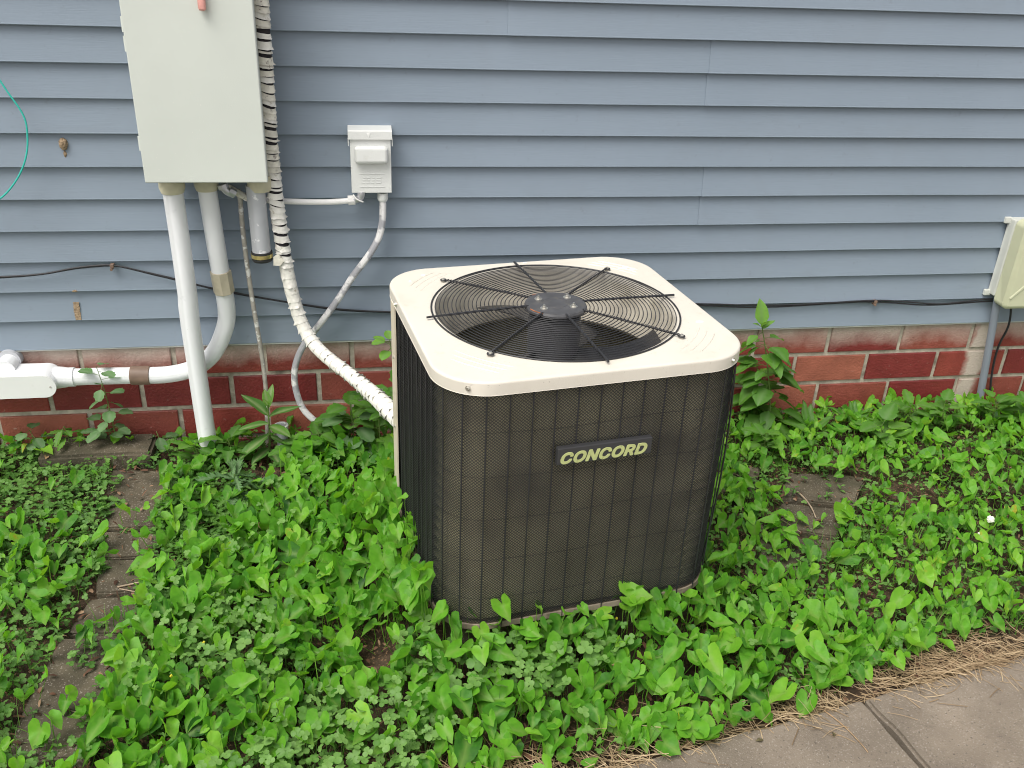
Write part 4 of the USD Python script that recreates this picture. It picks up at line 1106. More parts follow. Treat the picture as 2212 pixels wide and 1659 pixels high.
def candidates(n, seed):
    rg = np.random.default_rng(seed)
    x, y = rg.uniform(-1.75, 3.0, n), rg.uniform(-1.95, -0.015, n)
    ok = (y > np.interp(x, FRX, FRY)) & ~contains_xy(UNITP.buffer(0.005), x, y)
    return x[ok], y[ok], rg


def keep(x, y, rg, path_edge=0.02):
    """Drops what would stand on stones, with some overgrowth at their edges."""
    bad = (contains_xy(PATH.buffer(-path_edge), x, y) & (field(x * 2.2, y * 2.2 + 5) + rg.normal(0, 0.04, len(x)) < 0.70)) | (contains_xy(FLAGP, x, y) & (rg.random(len(x)) < 0.95)) | (contains_xy(BLOCKP, x, y) & (rg.random(len(x)) < 0.85)) | (contains_xy(MULCH, x, y) & (rg.random(len(x)) < 0.85))
    return ~bad


def thin(x, y, dmin):
    """Poisson thinning: keeps points at least dmin apart."""
    cell, kept, grid = dmin, [], {}
    for k in range(len(x)):
        d = dmin[k] if np.ndim(dmin) else dmin
        c = (int(math.floor(x[k] / 0.03)), int(math.floor(y[k] / 0.03)))
        ok = True
        for a in (-1, 0, 1):
            for b in (-1, 0, 1):
                for q in grid.get((c[0] + a, c[1] + b), ()):
                    if (x[q] - x[k]) ** 2 + (y[q] - y[k]) ** 2 < d * d:
                        ok = False; break
        if ok:
            kept.append(k); grid.setdefault(c, []).append(k)
    return np.array(kept, int)


HEARTS = []
_rg = np.random.default_rng(3)
for k in range(28):
    V, F, mi = heart(20 if k < 20 else 16, 3, narrow=_rg.uniform(0.85, 1.08))
    HEARTS.append((shape_heart(V, _rg), F, mi))


def violets(x, y, size, height, rg, spread=1.0, tint0=0.5, lean=None):
    n = len(x)
    root = np.stack([x, y, np.full(n, -0.01)], -1)
    h = height * rg.uniform(0.55, 1.25, n)
    off = rg.normal(0, 0.022 * spread, (n, 2))
    pos = np.stack([x + off[:, 0], y + off[:, 1], h], -1)
    # leaves turn to the open side: mostly towards the light, in front of the wall
    az = np.where(rg.random(n) < 0.5, rg.normal(-1.75, 0.9, n), rg.uniform(0, 2 * np.pi, n))
    pitch, roll = rg.normal(-0.24, 0.34, n), rg.normal(0, 0.42, n)
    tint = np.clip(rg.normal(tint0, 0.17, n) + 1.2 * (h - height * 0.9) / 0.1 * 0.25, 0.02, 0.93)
    tint[rg.random(n) < 0.0035] = 1.0
    lv = scatter(HEARTS, pos, az, pitch, roll, size, tint, rg)
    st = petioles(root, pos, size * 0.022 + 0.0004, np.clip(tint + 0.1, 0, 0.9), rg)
    return lv, st, pos


VIEW = lambda P: (lambda d: (1106 + FOCAL * d[:, 0] / d[:, 2], 829.5 - FOCAL * d[:, 1] / d[:, 2], d[:, 2]))((P - CAM) @ BAS.T)


def patch(name, label, catg, sets, m, base, n_parts=300, stems=None):
    """A patch of ground cover: the leaves that show largest are parts, the rest one part."""
    t = Thing(name, label, catg, base)
    items = [l for lv, st, pos, size in sets for l in lv]
    pos = np.vstack([s[2] for s in sets]); size = np.concatenate([s[3] for s in sets])
    u, v, d = VIEW(pos)
    show = size / d * ((u > 0) & (u < 2212) & (v > 0) & (v < 1659)) * (0.6 + 4 * pos[:, 2])
    order = np.argsort(-show)
    big, rest = order[:n_parts], order[n_parts:]
    for k in big:
        V, F, tt, mi = items[k]
        put(numbered(t.path, 'leaf'), V - t.base, F, vnorm(V, F), m, {'tint': tt, 'mid': mi})
    if len(rest):
        tag(put_leaves(numbered(t.path, 'smaller_leaves'), [items[k] for k in rest], m, t.base), kind='stuff')
    sts = [l for s in sets for l in s[1]]
    if sts:
        tag(put_leaves(numbered(t.path, 'leaf_stalks'), sts, m, t.base), kind='stuff')
    return t


# big violets in front of and left of the unit
x, y, rg = candidates(60000, 1)
sel = contains_xy(VIOL_L, x, y) & keep(x, y, rg, 0.0)
near = contains_xy(UNITP.buffer(0.05), x, y) & (x < 0.88)
for c in CLOV[:3]:
    sel &= ~(contains_xy(c.buffer(0.015), x, y) & (rg.random(len(x)) < 0.93) & ~near)
near2 = contains_xy(UNITP.buffer(0.075), x, y) & (x < 0.95) & (y < -0.50)
sel &= field(x, y) + rg.normal(0, 0.05, len(x)) > 0.34
sel |= near2
x, y = x[sel], y[sel]
dm = np.where(contains_xy(UNITP.buffer(0.05), x, y), 0.013, rg.uniform(0.0155, 0.027, len(x)))
k = thin(x, y, dm)
x, y = x[k], y[k]
size = np.clip(rg.normal(0.0365, 0.0120, len(x)), 0.014, 0.066)
gap = np.clip((y - np.interp(x, FRX, FRY)) / 0.12, 0.45, 1)
du = np.array([UNITP.distance(sg.Point(a, b)) for a, b in zip(x, y)])
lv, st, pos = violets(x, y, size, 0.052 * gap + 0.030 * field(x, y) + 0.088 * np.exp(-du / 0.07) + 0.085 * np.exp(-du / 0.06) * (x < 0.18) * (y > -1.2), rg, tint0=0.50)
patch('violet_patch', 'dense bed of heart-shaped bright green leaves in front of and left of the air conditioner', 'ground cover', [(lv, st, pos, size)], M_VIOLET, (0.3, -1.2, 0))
nA = len(x)
# right-hand bed, smaller leaves
x, y, rg = candidates(30000, 2)
sel = (x > 0.93) & ~contains_xy(VIOL_L, x, y) & keep(x, y, rg) & (field(x, y) + rg.normal(0, 0.07, len(x)) > 0.40)
x, y = x[sel], y[sel]
k = thin(x, y, rg.uniform(0.015, 0.032, len(x)))
x, y = x[k], y[k]
size = np.clip(rg.normal(0.030, 0.009, len(x)), 0.012, 0.055)
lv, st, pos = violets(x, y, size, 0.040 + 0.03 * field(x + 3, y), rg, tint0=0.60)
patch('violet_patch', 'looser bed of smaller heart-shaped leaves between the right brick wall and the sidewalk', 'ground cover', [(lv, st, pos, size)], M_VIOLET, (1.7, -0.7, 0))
nB = len(x)
# left-hand beds either side of the stepping stones
x, y, rg = candidates(20000, 3)
sel = (x < 0.1) & ~contains_xy(VIOL_L, x, y) & keep(x, y, rg, 0.0) & (field(x, y + 4) + rg.normal(0, 0.06, len(x)) > 0.43)
x, y = x[sel], y[sel]
k = thin(x, y, rg.uniform(0.020, 0.040, len(x)))
x, y = x[k], y[k]
size = np.clip(rg.normal(0.032, 0.010, len(x)), 0.014, 0.055)
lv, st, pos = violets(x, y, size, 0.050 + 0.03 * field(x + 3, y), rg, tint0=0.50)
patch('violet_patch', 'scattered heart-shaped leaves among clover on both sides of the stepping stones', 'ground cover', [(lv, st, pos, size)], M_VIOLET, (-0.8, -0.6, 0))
nC = len(x)


# clover: three round leaflets on a stalk
def trefoil():
    Vs, Fs, ms, o = [], [], [], 0
    for a in (0.5, 0.5 + 2.094, 0.5 + 4.189):
        ang = np.linspace(-np.pi, np.pi, 8, endpoint=False)
        r = 0.5 * (1 - 0.18 * np.exp(-(ang / 0.35) ** 2))
        v = np.vstack([[0.48, 0, 0.0]] + [[0.5 + q * math.cos(b) * 0.95, q * math.sin(b), 0.16 * abs(math.sin(b)) + 0.02 * math.cos(b)] for b, q in zip(ang, r)])
        c, s = math.cos(a), math.sin(a)
        v = np.c_[v[:, 0] * c - v[:, 1] * s, v[:, 0] * s + v[:, 1] * c, v[:, 2] - 0.12 * v[:, 0]]
        Vs.append(v); Fs.append(np.array([[0, 1 + j, 1 + (j + 1) % 8] for j in range(8)]) + o); ms.append(np.r_[0.6, np.zeros(8)]); o += 9
    return np.vstack(Vs), np.vstack(Fs), np.concatenate(ms)
TREF = [trefoil()]


def clover(name, label, where, n, dmin, size0, tint0, base, seed, hgt=0.045):
    x, y, rg = candidates(n, seed)
    sel = where(x, y, rg) & keep(x, y, rg, 0.012)
    x, y = x[sel], y[sel]
    k = thin(x, y, rg.uniform(dmin * 0.7, dmin * 1.4, len(x)))
    x, y = x[k], y[k]
    n = len(x)
    size = np.clip(rg.normal(size0, size0 * 0.25, n), 0.004, 0.03)
    h = hgt * rg.uniform(0.35, 1.2, n)
    pos = np.stack([x, y, h], -1)
    tint = np.clip(rg.normal(tint0, 0.2, n), 0, 1)
    lv = scatter(TREF, pos, rg.uniform(0, 6.28, n), rg.normal(0, 0.3, n), rg.normal(0.05, 0.3, n), size, tint, rg)
    st = petioles(np.stack([x + rg.normal(0, .008, n), y + rg.normal(0, .008, n), np.full(n, -0.008)], -1), pos, np.full(n, 0.0006), tint * 0.6, rg)
    path = numbered('/World', name)
    tag(put_leaves(path, lv + st, M_CLOVER), label, 'clover', kind='stuff')
    return n


c_n = [clover('clover_patch', 'pale green clover patch at the front foot of the air conditioner', lambda x, y, r: contains_xy(CLOV[0].buffer(0.05), x, y), 40000, 0.0125, 0.0170, 0.70, None, 31, 0.105),
       clover('clover_patch', 'small bluish clover patch among the violets left of centre', lambda x, y, r: contains_xy(CLOV[1].buffer(0.03), x, y), 40000, 0.0120, 0.0150, 0.78, None, 32, 0.085),
       clover('clover_patch', 'pale clover patch near the bottom edge, mixed with dry grass', lambda x, y, r: contains_xy(CLOV[2].buffer(0.04), x, y), 40000, 0.0120, 0.0150, 0.90, None, 33, 0.075),
       clover('clover_patch', 'tiny-leaved clover covering the bed left of the stepping stones', lambda x, y, r: (x < -0.74) & ~contains_xy(PATH, x, y), 60000, 0.0125, 0.0115, 0.55, None, 34, 0.045),
       clover('clover_patch', 'tiny-leaved clover along the right side of the stepping stones', lambda x, y, r: (x > -0.76) & (x < -0.1) & (contains_xy(CLOV[4].buffer(0.08), x, y) | (r.random(len(x)) < 0.45)), 60000, 0.0145, 0.0105, 0.45, None, 35, 0.045),
       clover('clover_patch', 'scattered single clover leaves poking up through the dense violet bed', lambda x, y, r: contains_xy(VIOL_L, x, y) & (field(x + 2, y + 6) > 0.50) & (r.random(len(x)) < 0.5), 40000, 0.022, 0.0135, 0.80, None, 37, 0.082),
       clover('clover_patch', 'sparse clover filling gaps between the leaves right of the air conditioner', lambda x, y, r: (x > 0.9) & (r.random(len(x)) < 0.6), 60000, 0.0165, 0.0095, 0.55, None, 36, 0.035)]


# small pointed weeds filling gaps
SMALL = [blade_leaf(1.0, 0.42, 5, 2, seed=q, fold=0.3, droop=0.3) for q in range(6)]
def weedlets(name, label, where, n, dmin, base_size, seed, m=None):
    x, y, rg = candidates(n, seed)
    sel = where(x, y, rg) & keep(x, y, rg, 0.008)
    x, y = x[sel], y[sel]
    k = thin(x, y, rg.uniform(dmin * 0.7, dmin * 1.5, len(x)))
    items = []
    for a, b in zip(x[k], y[k]):
        q = rg.integers(4, 8)
        s = base_size * rg.uniform(0.6, 1.4)
        h = rg.uniform(0.008, 0.05)
        az = np.arange(q) * 2.4 + rg.uniform(0, 6)
        zz = h * np.linspace(0.5, 1, q)
        items += scatter(SMALL, np.c_[np.full(q, a), np.full(q, b), zz], az, rg.normal(0.25, 0.25, q), rg.normal(0, 0.2, q), s * rg.uniform(0.7, 1.2, q), np.clip(rg.normal(0.5, 0.2) + rg.normal(0, 0.08, q), 0, 1), rg)
        items += petioles(np.array([[a, b, -0.008]]), np.array([[a, b, h]]), [0.0008], [0.3], rg)
    tag(put_leaves(numbered('/World', name), items, m or M_WEED), label, 'weeds', kind='stuff')
weedlets('small_weeds', 'low pointed-leaf weeds mixed through the left bed', lambda x, y, r: (x < -0.1) & (r.random(len(x)) < 0.8), 16000, 0.036, 0.017, 41)
weedlets('small_weeds', 'low pointed-leaf weeds mixed through the right bed', lambda x, y, r: (x > 0.9) & (field(x + 9, y) > 0.42), 16000, 0.036, 0.017, 42)

FEATH = [blade_leaf(1.0, 0.42, 17, 2, [(0, .15), (.1, .5), (.2, .8), (.35, 1.0), (.6, .85), (.85, .5), (1, 0)], 0.42, q, 0.3, 0.5, 0.05) for q in range(6)]
SMALL_KEEP, SMALL = SMALL, FEATH
FEA = gpoly([(330, 1020), (430, 985), (560, 1040), (600, 1110), (520, 1190), (440, 1260), (350, 1290), (345, 1130)])
weedlets('feathery_weeds', 'feathery cut-leaved weeds between the stepping stones and the violet bed', lambda x, y, r: contains_xy(FEA, x, y), 60000, 0.026, 0.036, 43)
weedlets('feathery_weeds', 'feathery cut-leaved weeds at the left edge beside the conduit box', lambda x, y, r: (x < -0.78) & (y > -0.75) & (r.random(len(x)) < 0.7), 40000, 0.040, 0.030, 44)
SMALL = SMALL_KEEP

# grass blades
def grass(name, label, spots, seed, m, hgt=0.07, catg='grass'):
    rg = np.random.default_rng(seed)
    items = []
    for (x, y, n, rad) in spots:
        for _ in range(n):
            a = rg.uniform(0, 6.28); p = np.array([x, y, -0.01]) + np.r_[rg.normal(0, rad, 2), 0]
            L = hgt * rg.uniform(0.5, 1.3); w = rg.uniform(0.0012, 0.0026)
            d = np.array([math.cos(a), math.sin(a)]); nn = np.array([-d[1], d[0], 0])
            V = []
            lean = rg.uniform(0.2, 0.9)
            for t in np.linspace(0, 1, 5):
                c = p + np.r_[d * L * lean * t * t, L * (t - 0.35 * lean * t * t)]
                V += [c - nn * w * (1 - t), c + nn * w * (1 - t)]
            F = [f for i in range(4) for f in ([2 * i, 2 * i + 1, 2 * i + 3], [2 * i, 2 * i + 3, 2 * i + 2])]
            items.append((np.array(V), np.array(F), np.full(10, rg.uniform(0.3, 1)), np.zeros(10)))
    return tag(put_leaves(numbered('/World', name), items, m), label, catg, kind='stuff')
gs = []
_g = np.random.default_rng(8)
for (u, v, n) in [(1600, 985, 40), (1660, 1000, 30), (1880, 1170, 60), (1840, 1210, 60), (1800, 1190, 40), (2020, 1350, 40), (2080, 1330, 50), (2120, 1250, 40), (2190, 1330, 30), (1980, 1150, 30), (2050, 1200, 40), (350, 1560, 25), (30, 1600, 40), (310, 1260, 18), (440, 1310, 20), (2100, 1100, 40), (720, 1600, 30), (880, 1560, 24), (1560, 985, 30), (250, 1330, 16)]:
    p = at(u, v, Z=0.02); gs.append((p[0], p[1], n, 0.03))
grass('grass_tufts', 'thin green grass blades in small tufts among the leaves', gs, 51, M_WEED, 0.075)

# dry grass along the walk
def thatch():
    rg = np.random.default_rng(61)
    items = []
    n = 8200
    u = rg.uniform(-1.6, 2.2, n)
    u = u[meshkit.fbm(np.c_[u * 2.6, 0 * u, 0 * u], 3, 8) + rg.normal(0, 0.10, n) > 0.44]
    n = len(u)
    for k in range(n):
        off = -abs(rg.normal(0, 0.075)) + 0.012 if rg.random() < 0.94 else rg.uniform(-0.02, 0.09)
        p = WO + WU * u[k] + WV * off
        lum = meshkit.noise(np.array([u[k] * 3, 0.5, off * 6]), 2)
        a = WALK_A + rg.normal(-0.9, 0.7) + (math.pi if rg.random() < 0.3 else 0)
        L = rg.uniform(0.025, 0.10) * (1.0 if off < 0.03 else 0.8); w = rg.uniform(0.0004, 0.0010)
        d = np.array([math.cos(a), math.sin(a)]); nn = np.array([-d[1], d[0], 0])
        z0 = (0.024 if off > 0 else 0.002) + abs(rg.normal(0, 0.010)) * (1.0 if off < 0.02 else 0.2)
        rise, bend = rg.normal(0.05, 0.16) * (1 if off < 0.02 else 0.1), rg.normal(0, 0.25)
        V = []
        for t in np.linspace(0, 1, 4):
            q = p + d * L * (t - 0.5) + np.array([-d[1], d[0]]) * L * bend * (t - 0.5) ** 2
            z = max(z0 + rise * L * t, (0.0235 if (q - WO) @ WV > 0 else 0.0))
            V += [np.r_[q, z] - nn * w, np.r_[q, z + 0.0006] + nn * w]
        F = [f for i in range(3) for f in ([2 * i, 2 * i + 1, 2 * i + 3], [2 * i, 2 * i + 3, 2 * i + 2])]
        items.append((np.array(V), np.array(F), np.full(8, np.clip(rg.normal(0.35 + 0.4 * lum, 0.22), 0, 1)), np.zeros(8)))
    tag(put_leaves(numbered('/World', 'dry_grass'), items, M_STRAW), 'mat of dry tan clippings along the edge of the sidewalk', 'dry grass', kind='stuff')
thatch()

# mulch and leaf litter on the soil
def litter():
    rg = np.random.default_rng(71)
    n = 9000
    x, y = rg.uniform(-1.75, 3.0, n), rg.uniform(-1.95, -0.02, n)
    ok = ((np.c_[x, y] - WO) @ WV < 0.02) & ~contains_xy(UNITP, x, y) & ~(contains_xy(PATH, x, y) & (rg.random(n) < 0.45)) & ~contains_xy(BLOCKP, x, y)
    x, y = x[ok], y[ok]
    n = len(x)
    items = []
    for k in range(n):
        L, w = rg.uniform(0.006, 0.03), rg.uniform(0.0012, 0.005)
        a = rg.uniform(0, 6.28); d = np.array([math.cos(a), math.sin(a), rg.normal(0, 0.25)]); nn = np.array([-d[1], d[0], rg.normal(0, 0.3)])
        c = np.array([x[k], y[k], (0.016 if contains_xy(PATH, x[k], y[k]) else 0.006) + abs(rg.normal(0, 0.005))])
        V = np.array([c - d * L / 2 - nn * w * .6, c - d * L / 2 + nn * w * .6, c + nn * w + [0, 0, 0.002], c - nn * w + [0, 0, 0.002], c + d * L / 2 + nn * w * .4, c + d * L / 2 - nn * w * .4])
        items.append((V, np.array([[0, 1, 2], [0, 2, 3], [3, 2, 4], [3, 4, 5]]), np.full(6, rg.random() ** 1.4), np.zeros(6)))
    tag(put_leaves(numbered('/World', 'leaf_litter'), items, M_LITTER), 'brown shredded mulch and leaf bits lying on the soil', 'leaf litter', kind='stuff')
litter()

# ------------------------------------------------------------------ single plants
OVATE = [(0, 0.05), (0.12, 0.60), (0.30, 1.0), (0.55, 0.92), (0.8, 0.55), (0.93, 0.22), (1, 0.0)]
ROUND = [(0, 0.1), (0.1, 0.66), (0.3, 1.0), (0.6, 1.0), (0.85, 0.68), (0.96, 0.3), (1, 0.0)]
LANCE = [(0, 0.08), (0.1, 0.5), (0.3, 0.92), (0.5, 1.0), (0.75, 0.7), (0.92, 0.28), (1, 0.0)]
DOCK = [(0, 0.3), (0.08, 0.7), (0.3, 1.0), (0.6, 0.95), (0.85, 0.6), (0.95, 0.3), (1, 0.0)]


def plant(name, label, catg, top, base, leaves, m, stem_r=0.003, stem_mat=None, tip=None, group=None):
    """leaves: (position 0..1 along the stem, azimuth deg, pitch deg, length, width, profile, tint, kwargs)."""
    base, top = np.array(base, float), np.array(top, float)
    t = Thing(name, label, catg, base, group=group)
    mid = (base + top) / 2 + [0.008, -0.004, 0]
    path = smooth_path([base - [0, 0, 0.02], mid, top], 14)
    t.part('stem', tube(path, np.linspace(stem_r, stem_r * 0.5, 14), 8), stem_mat or M_STEM, 60)
    for i, (s, az, pit, L, W, prof, tint, kw) in enumerate(leaves):
        V, F, mi = blade_leaf(L, W, kw.get('rows', 11), kw.get('cols', 4), prof, kw.get('teeth', 0.0), i + 1, kw.get('fold', 0.22), kw.get('droop', 0.35), kw.get('wav', 0.02))
        R = frames(np.array([math.radians(az)]), np.array([math.radians(pit)]), np.array([math.radians(kw.get('roll', 0))]))[0]
        k = s * 13; i0 = min(int(k), 12); c = path[i0] * (1 - (k - i0)) + path[i0 + 1] * (k - i0)
        pet = kw.get('pet', 0.0) * L
        tipo = c + R[:, 0] * pet
        W3 = V @ R.T + tipo
        n = vnorm(W3, F)
        lp_ = numbered(t.path, 'leaf')
        put(lp_, W3 - base, F, n, m, {'tint': np.full(len(V), tint), 'mid': mi})
        if pet:
            t.part('leaf_stalk', tube(np.array([c, tipo + R[:, 0] * L * 0.05]), max(stem_r * 0.3, 0.0008), 5), stem_mat or M_STEM, True, parent=lp_)
    return t


def rosette(rg, n, s0, s1, az0, L, W, prof, pit=(5, 35), **kw):
    return [(s0 + (s1 - s0) * i / max(n - 1, 1), az0 + i * 137.5 + rg.uniform(-18, 18), rg.uniform(*pit), L * rg.uniform(0.8, 1.15), W * rg.uniform(0.85, 1.1), prof, rg.uniform(0.3, 0.8), kw) for i in range(n)]


R0 = np.random.default_rng(90)
b = at(577, 990, Z=0.0); b[1] = min(b[1], -0.13)
tp = at(578, 872, Y=b[1])
plant('milkweed_plant', 'broad-leaved milkweed seedling with pale midribs standing before the thin metal conduit', 'plant', tp, [b[0], b[1], 0], [
    (0.80, 150, 38, 0.118, 0.050, LANCE, 0.30, {}), (0.78, 12, 20, 0.112, 0.044, LANCE, 0.35, {}), (0.66, 188, 2, 0.105, 0.046, LANCE, 0.45, {}), (0.62, -28, -8, 0.085, 0.052, LANCE, 0.70, {}),
    (0.48, 205, -22, 0.145, 0.055, LANCE, 0.50, {}), (0.45, -5, -25, 0.105, 0.05, LANCE, 0.35, {}), (0.92, 70, 62, 0.085, 0.030, LANCE, 0.75, {}), (0.95, 110, 70, 0.060, 0.030, LANCE, 0.85, {}), (0.97, 250, 62, 0.045, 0.022, LANCE, 0.9, {}),
    (0.25, 230, -5, 0.09, 0.045, OVATE, 0.25, {}), (0.22, 300, -5, 0.085, 0.042, OVATE, 0.3, {})], M_MILK, 0.0042)

b = at(1660, 930, Z=0.0); b = np.array([b[0], -0.14, 0.0]); tp = at(1645, 700, Y=-0.15)
lv = []
for i, (s, L) in enumerate([(0.22, 0.085), (0.28, 0.09), (0.36, 0.085), (0.42, 0.08), (0.50, 0.10), (0.55, 0.085), (0.62, 0.045), (0.66, 0.05), (0.70, 0.08), (0.76, 0.05), (0.82, 0.045), (0.88, 0.06), (0.93, 0.045)]):
    lv.append((s, [200, -20, 150, 30, 8, 190, 215, -30, 170, 10, 160, 20, 200][i], R0.uniform(-40, 0), L * 1.2, L * 0.80, OVATE, 0.25 + 0.5 * s, {'pet': 0.45, 'teeth': 0.04, 'droop': 0.5}))
for i in range(28):
    lv.append((R0.uniform(0.08, 0.9), i * 137.5, R0.uniform(-35, 10), R0.uniform(0.075, 0.115), R0.uniform(0.055, 0.080), OVATE, R0.uniform(0.25, 0.7), {'pet': 0.4, 'teeth': 0.04, 'droop': 0.5}))
lv += [(0.99, 95, 72, 0.095, 0.055, OVATE, 0.95, {}), (0.98, 290, 55, 0.05, 0.028, OVATE, 0.95, {}), (0.96, 10, 40, 0.055, 0.03, OVATE, 0.9, {}), (0.97, 190, 35, 0.045, 0.028, OVATE, 0.9, {})]
plant('tall_weed', 'tall leafy weed right of the air conditioner against the brick wall', 'plant', tp, b, lv, M_WEED, 0.0034)

for (u, v, hh, label, seed, n) in [(248, 950, 0.225, 'tall dusty lamb\'s-quarters weed growing up behind the white horizontal conduit', 1, 17), (232, 955, 0.13, 'dusty round-leaved weed on the concrete block below the white conduit', 2, 12),
                                   (338, 960, 0.085, 'small three-leaved dusty seedling right of the concrete block weeds', 3, 5), (60, 930, 0.11, 'dusty round-leaved weed near the left edge below the conduit box', 4, 12),
                                   (760, 985, 0.17, 'dusty broad-leaved weed with a pale bud left of the air conditioner', 5, 24), (135, 925, 0.12, 'weed with toothed leaves under the right end of the conduit box', 6, 14)]:
    rg = np.random.default_rng(100 + seed)
    p = at(u, v, Z=0.0); p[1] = min(p[1], -0.055)
    p = np.array([p[0], p[1], 0.0]) if seed == 5 else np.array([at(u, v - 20, Y=p[1])[0], p[1], 0.0])
    prof, kw = (ROUND, {'pet': 0.5, 'teeth': 0.05, 'droop': 0.25, 'rows': 9}) if seed != 6 else (LANCE, {'pet': 0.2, 'teeth': 0.16, 'droop': 0.3, 'rows': 11})
    L = {1: 0.043, 2: 0.046, 3: 0.042, 4: 0.04, 5: 0.060, 6: 0.055}[seed]
    plant('broadleaf_weed', label, 'plant', p + [0.004, -0.012, hh] if seed != 1 else at(208, 792, Y=-0.10), p, rosette(rg, n, 0.25, 1.0, seed * 40, L * 1.15, L * (0.95 if seed != 6 else 0.45), prof, pit=(-45, 15), **kw), M_DUSTY if seed != 6 else M_WEED, 0.0022)

# seedling behind the unit
p = at(842, 735, Y=-0.33)
plant('seedling', 'light green round-leaved seedling peeking out behind the air conditioner lid', 'plant', p, [p[0] + 0.02, -0.33, 0.0],
      [(0.99, 205, 10, 0.042, 0.036, ROUND, 0.95, {'pet': 0.5}), (0.97, 160, 25, 0.040, 0.032, ROUND, 0.9, {'pet': 0.5}), (0.95, 240, -10, 0.045, 0.036, ROUND, 0.85, {'pet': 0.4}), (0.98, 100, 40, 0.035, 0.028, ROUND, 0.9, {'pet': 0.4}), (0.96, 300, 10, 0.042, 0.034, ROUND, 0.8, {'pet': 0.4}), (0.94, 30, 15, 0.04, 0.03, ROUND, 0.85, {'pet': 0.4})], M_WEED, 0.0024)
# ivy-like weed under the line set at the unit's left
for (u, v, Y, n, L, label, s) in [(850, 835, -0.30, 15, 0.085, 'dark lobed-leaf weed behind the refrigerant line beside the air conditioner', 1), (812, 850, -0.2, 14, 0.08, 'shaded broad-leaved weed between the brick wall and the refrigerant line', 2), (755, 868, -0.14, 10, 0.09, 'dark strap-leaved weed at the wall behind the refrigerant line', 3)]:
    rg = np.random.default_rng(130 + s)
    p = at(u, v, Y=Y)
    plant('shade_weed', label, 'plant', p, [p[0], Y, 0.0], rosette(rg, n, 0.35, 1.0, s * 70, L, L * 0.72, [(0, .2), (.12, .9), (.25, .6), (.42, 1.0), (.58, .55), (.75, .6), (1, 0)] if s != 3 else DOCK, pit=(0, 40), pet=0.3, teeth=0.06), M_WEED, 0.003)
# sow-thistle with toothed leaves
p = at(505, 1075, Z=0.0)
JAG = [(0, .2), (.1, .4), (.16, .25), (.26, .6), (.34, .35), (.46, .85), (.54, .5), (.66, 1.0), (.76, .6), (.86, .75), (1, 0)]
rgt = np.random.default_rng(77)
plant('thistle_plant', 'pale prickly-leaved thistle sprawling left of the big violet bed', 'plant', [p[0] + 0.01, p[1], 0.09], [p[0], p[1], 0],
      [(rgt.uniform(0.3, 1.0), i * 137.5 + rgt.uniform(-20, 20), rgt.uniform(-35, 35), rgt.uniform(0.07, 0.125), rgt.uniform(0.028, 0.040), JAG, rgt.uniform(0.3, 0.8), {'rows': 23, 'teeth': 0.32, 'wav': 0.05, 'droop': 0.7}) for i in range(13)], M_DUSTY, 0.0035)
# docks along the right wall
for (u, v, label, s, n, L) in [(1738, 950, 'dock weed with dark upright strap leaves right of the tall weed', 1, 6, 0.13), (1835, 925, 'dock weed with two wavy upright leaves against the brick wall', 2, 7, 0.11)]:
    rg = np.random.default_rng(150 + s)
    p = at(u, v, Z=0.0); p[1] = min(p[1], -0.07)
    plant('dock_weed', label, 'plant', [p[0], p[1], 0.03], [p[0], p[1], 0], [(0.5 + 0.08 * i, [70, 100, 20, 160, 250, 320, 200][i], [68, 74, 40, 42, 25, 20, 22][i], L * rg.uniform(0.85, 1.15), L * 0.26, DOCK, rg.uniform(0.25, 0.6), {'wav': 0.035, 'droop': 0.5, 'rows': 13}) for i in range(n)], M_WEED, 0.003)
# leafy weeds along the right wall
for i, (u, v, hh, label) in enumerate([(1950, 925, 0.11, 'clump of jagged-leaved weed below the darkest red bricks'), (2020, 930, 0.12, 'leafy weed clump left of the blue-grey conduit foot'), (2130, 920, 0.12, 'leafy weed at the foot of the blue-grey conduit'), (2200, 925, 0.12, 'leafy weed at the right edge beneath the telephone cable'), (1890, 960, 0.09, 'wide low weed in front of the wavy dock leaves'), (1610, 915, 0.26, 'leafy weed between the tall weed and the air conditioner corner'), (1640, 985, 0.10, 'round-leaved weed at the foot of the tall weed'), (497, 990, 0.085, 'bright green weed at the right foot of the straight white conduit'), (425, 1000, 0.08, 'light green weed at the left foot of the straight white conduit'), (690, 990, 0.12, 'leafy weed where the flexible conduit meets the ground'), (640, 1010, 0.09, 'low leafy weed in front of the grey pipe stub')]):
    rg = np.random.default_rng(170 + i)
    p = at(u, v, Z=0.0); p[1] = min(p[1], -0.06); p = np.array([p[0], p[1], 0])
    L = 0.065 if i not in (4, 5) else 0.088
    plant('wall_weed', label, 'plant', p + [0, -0.01, hh], p, rosette(rg, 14, 0.2, 1.0, i * 50, L, L * 0.75, [(0, .3), (.12, .9), (.3, 1.0), (.42, .8), (.55, .95), (.75, .5), (.85, .5), (1, 0)], pit=(-10, 40), pet=0.35, teeth=0.07), M_WEED, 0.0028)
# pointed leaf sticking out over the stepping stones
p = at(250, 1370, Z=0.06)

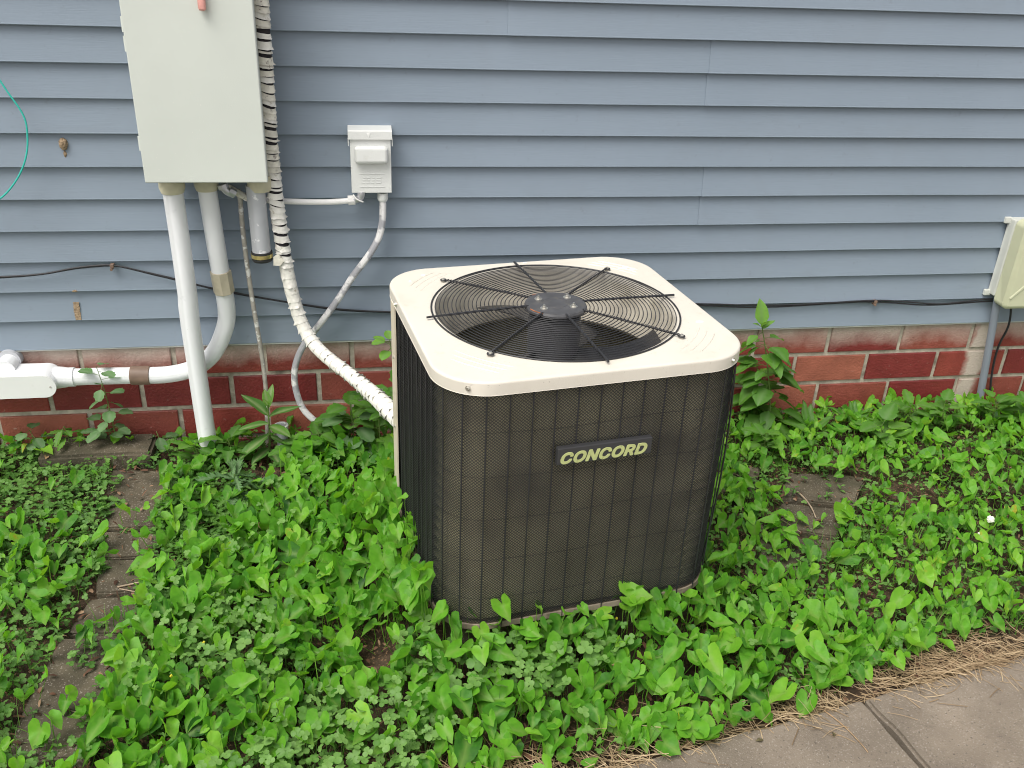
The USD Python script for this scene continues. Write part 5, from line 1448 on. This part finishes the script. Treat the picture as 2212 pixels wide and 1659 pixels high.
# flowers
def flower(u, v, z, r, m, label, name='clover_flower'):
    p = at(u, v, Z=z)
    t = Thing(name, label, 'flower', [p[0], p[1], 0])
    t.part('stalk', tube(np.array([[p[0] + 0.01, p[1], -0.01], [p[0] + 0.004, p[1], z / 2], [p[0], p[1], z]]), 0.0011, 5), M_STEM, True)
    s = trimesh.creation.icosphere(2, r)
    s.vertices *= (0.75 + 0.5 * meshkit.noise(s.vertices * 420 + 5, 3))[:, None]
    s.apply_translation([p[0], p[1], z])
    t.part('bloom', s, m, False)
flower(2140, 1122, 0.07, 0.0115, M_PETAL, 'white clover flower head in the right bed, the upper of two')
flower(2118, 1155, 0.065, 0.0095, M_PETAL, 'smaller white clover flower head in the right bed, the lower of two')
for i, (u, v, w) in enumerate([(1332, 1336, 'beside the front foot of the air conditioner'), (1328, 1372, 'below the air conditioner badge, left of the dry leaf'), (1300, 1385, 'in the pale clover patch'), (440, 1388, 'at the left end of the bluish clover patch'), (370, 1460, 'among leaves right of the stepping stones'), (1435, 1460, 'at the lower edge of the pale clover patch')]):
    flower(u, v, 0.07, 0.0036, M_YELLOW, 'tiny yellow flower ' + w, 'yellow_flower')

# twigs and dead leaves, each on its own
def twig(pts, r, label, m=None):
    P = smooth_path([at(u, v, Z=z) for u, v, z in pts], 14)
    single('twig', tube(P, np.linspace(r, r * 0.6, 14), 7), m or M_TWIG, label, 'twig', smooth=True)
twig([(254, 1268, 0.024), (282, 1262, 0.026), (316, 1254, 0.030)], 0.0028, 'pale dry twig lying on the stepping stones')
twig([(258, 1272, 0.02), (290, 1278, 0.021), (305, 1282, 0.022)], 0.0018, 'thin short twig just below the pale twig on the stepping stones')
twig([(1722, 1062, 0.02), (1745, 1085, 0.022), (1762, 1118, 0.02)], 0.0032, 'curved brown twig on the flagstones')
twig([(1562, 1012, 0.02), (1585, 1022, 0.02), (1600, 1030, 0.02)], 0.0025, 'short brown twig at the right foot of the air conditioner')
twig([(1640, 1098, 0.03), (1680, 1118, 0.03), (1730, 1150, 0.025)], 0.0022, 'long thin twig crossing the flagstone edge')
twig([(146, 1533, 0.012), (165, 1537, 0.014), (182, 1535, 0.014)], 0.0016, 'thin pale straw on the lowest stepping stone')
twig([(1780, 1535, 0.026), (1830, 1575, 0.026), (1875, 1625, 0.026)], 0.0014, 'long dry straw lying on the sidewalk left of the joint', M_DEAD)
for i, (u, v, z, L, label) in enumerate([(1632, 1600, 0.026, 0.018, 'small dark seed pod on the sidewalk below the dry grass'), (1802, 1592, 0.026, 0.014, 'dark seed pod on the sidewalk left of the joint'), (1912, 1408, 0.03, 0.020, 'reddish dead leaf in the dry grass by the sidewalk'), (640, 1100, 0.05, 0.016, 'pinkish dead leaf among the violets left of the air conditioner'), (555, 1130, 0.05, 0.03, 'rusty brown dead leaf among the violets near the thistle'), (1372, 1604, 0.03, 0.016, 'pale papery dead leaf where violets meet the dry grass'), (98, 992, 0.05, 0.03, 'yellowed dead leaf left of the concrete block'), (1335, 1438, 0.085, 0.013, 'orange spotted leaf in front of the air conditioner')]):
    p = at(u, v, Z=z)
    V, F, mi = blade_leaf(L, L * 0.5, 7, 2, OVATE, 0.1, i, 0.6, 0.6)
    R = frames(np.array([i * 1.3]), np.array([0.15]), np.array([0.3]))[0]
    V = V @ R.T + p
    single('dead_leaf', trimesh.Trimesh(np.vstack([V, V - [0, 0, 0.001]]), np.vstack([F, F[:, ::-1] + len(V)]), process=False), M_DEAD if i not in (0, 1) else M_STEMRED, label, 'dead leaf', smooth=True)
print('leaves', nA, nB, nC, 'clover', c_n)
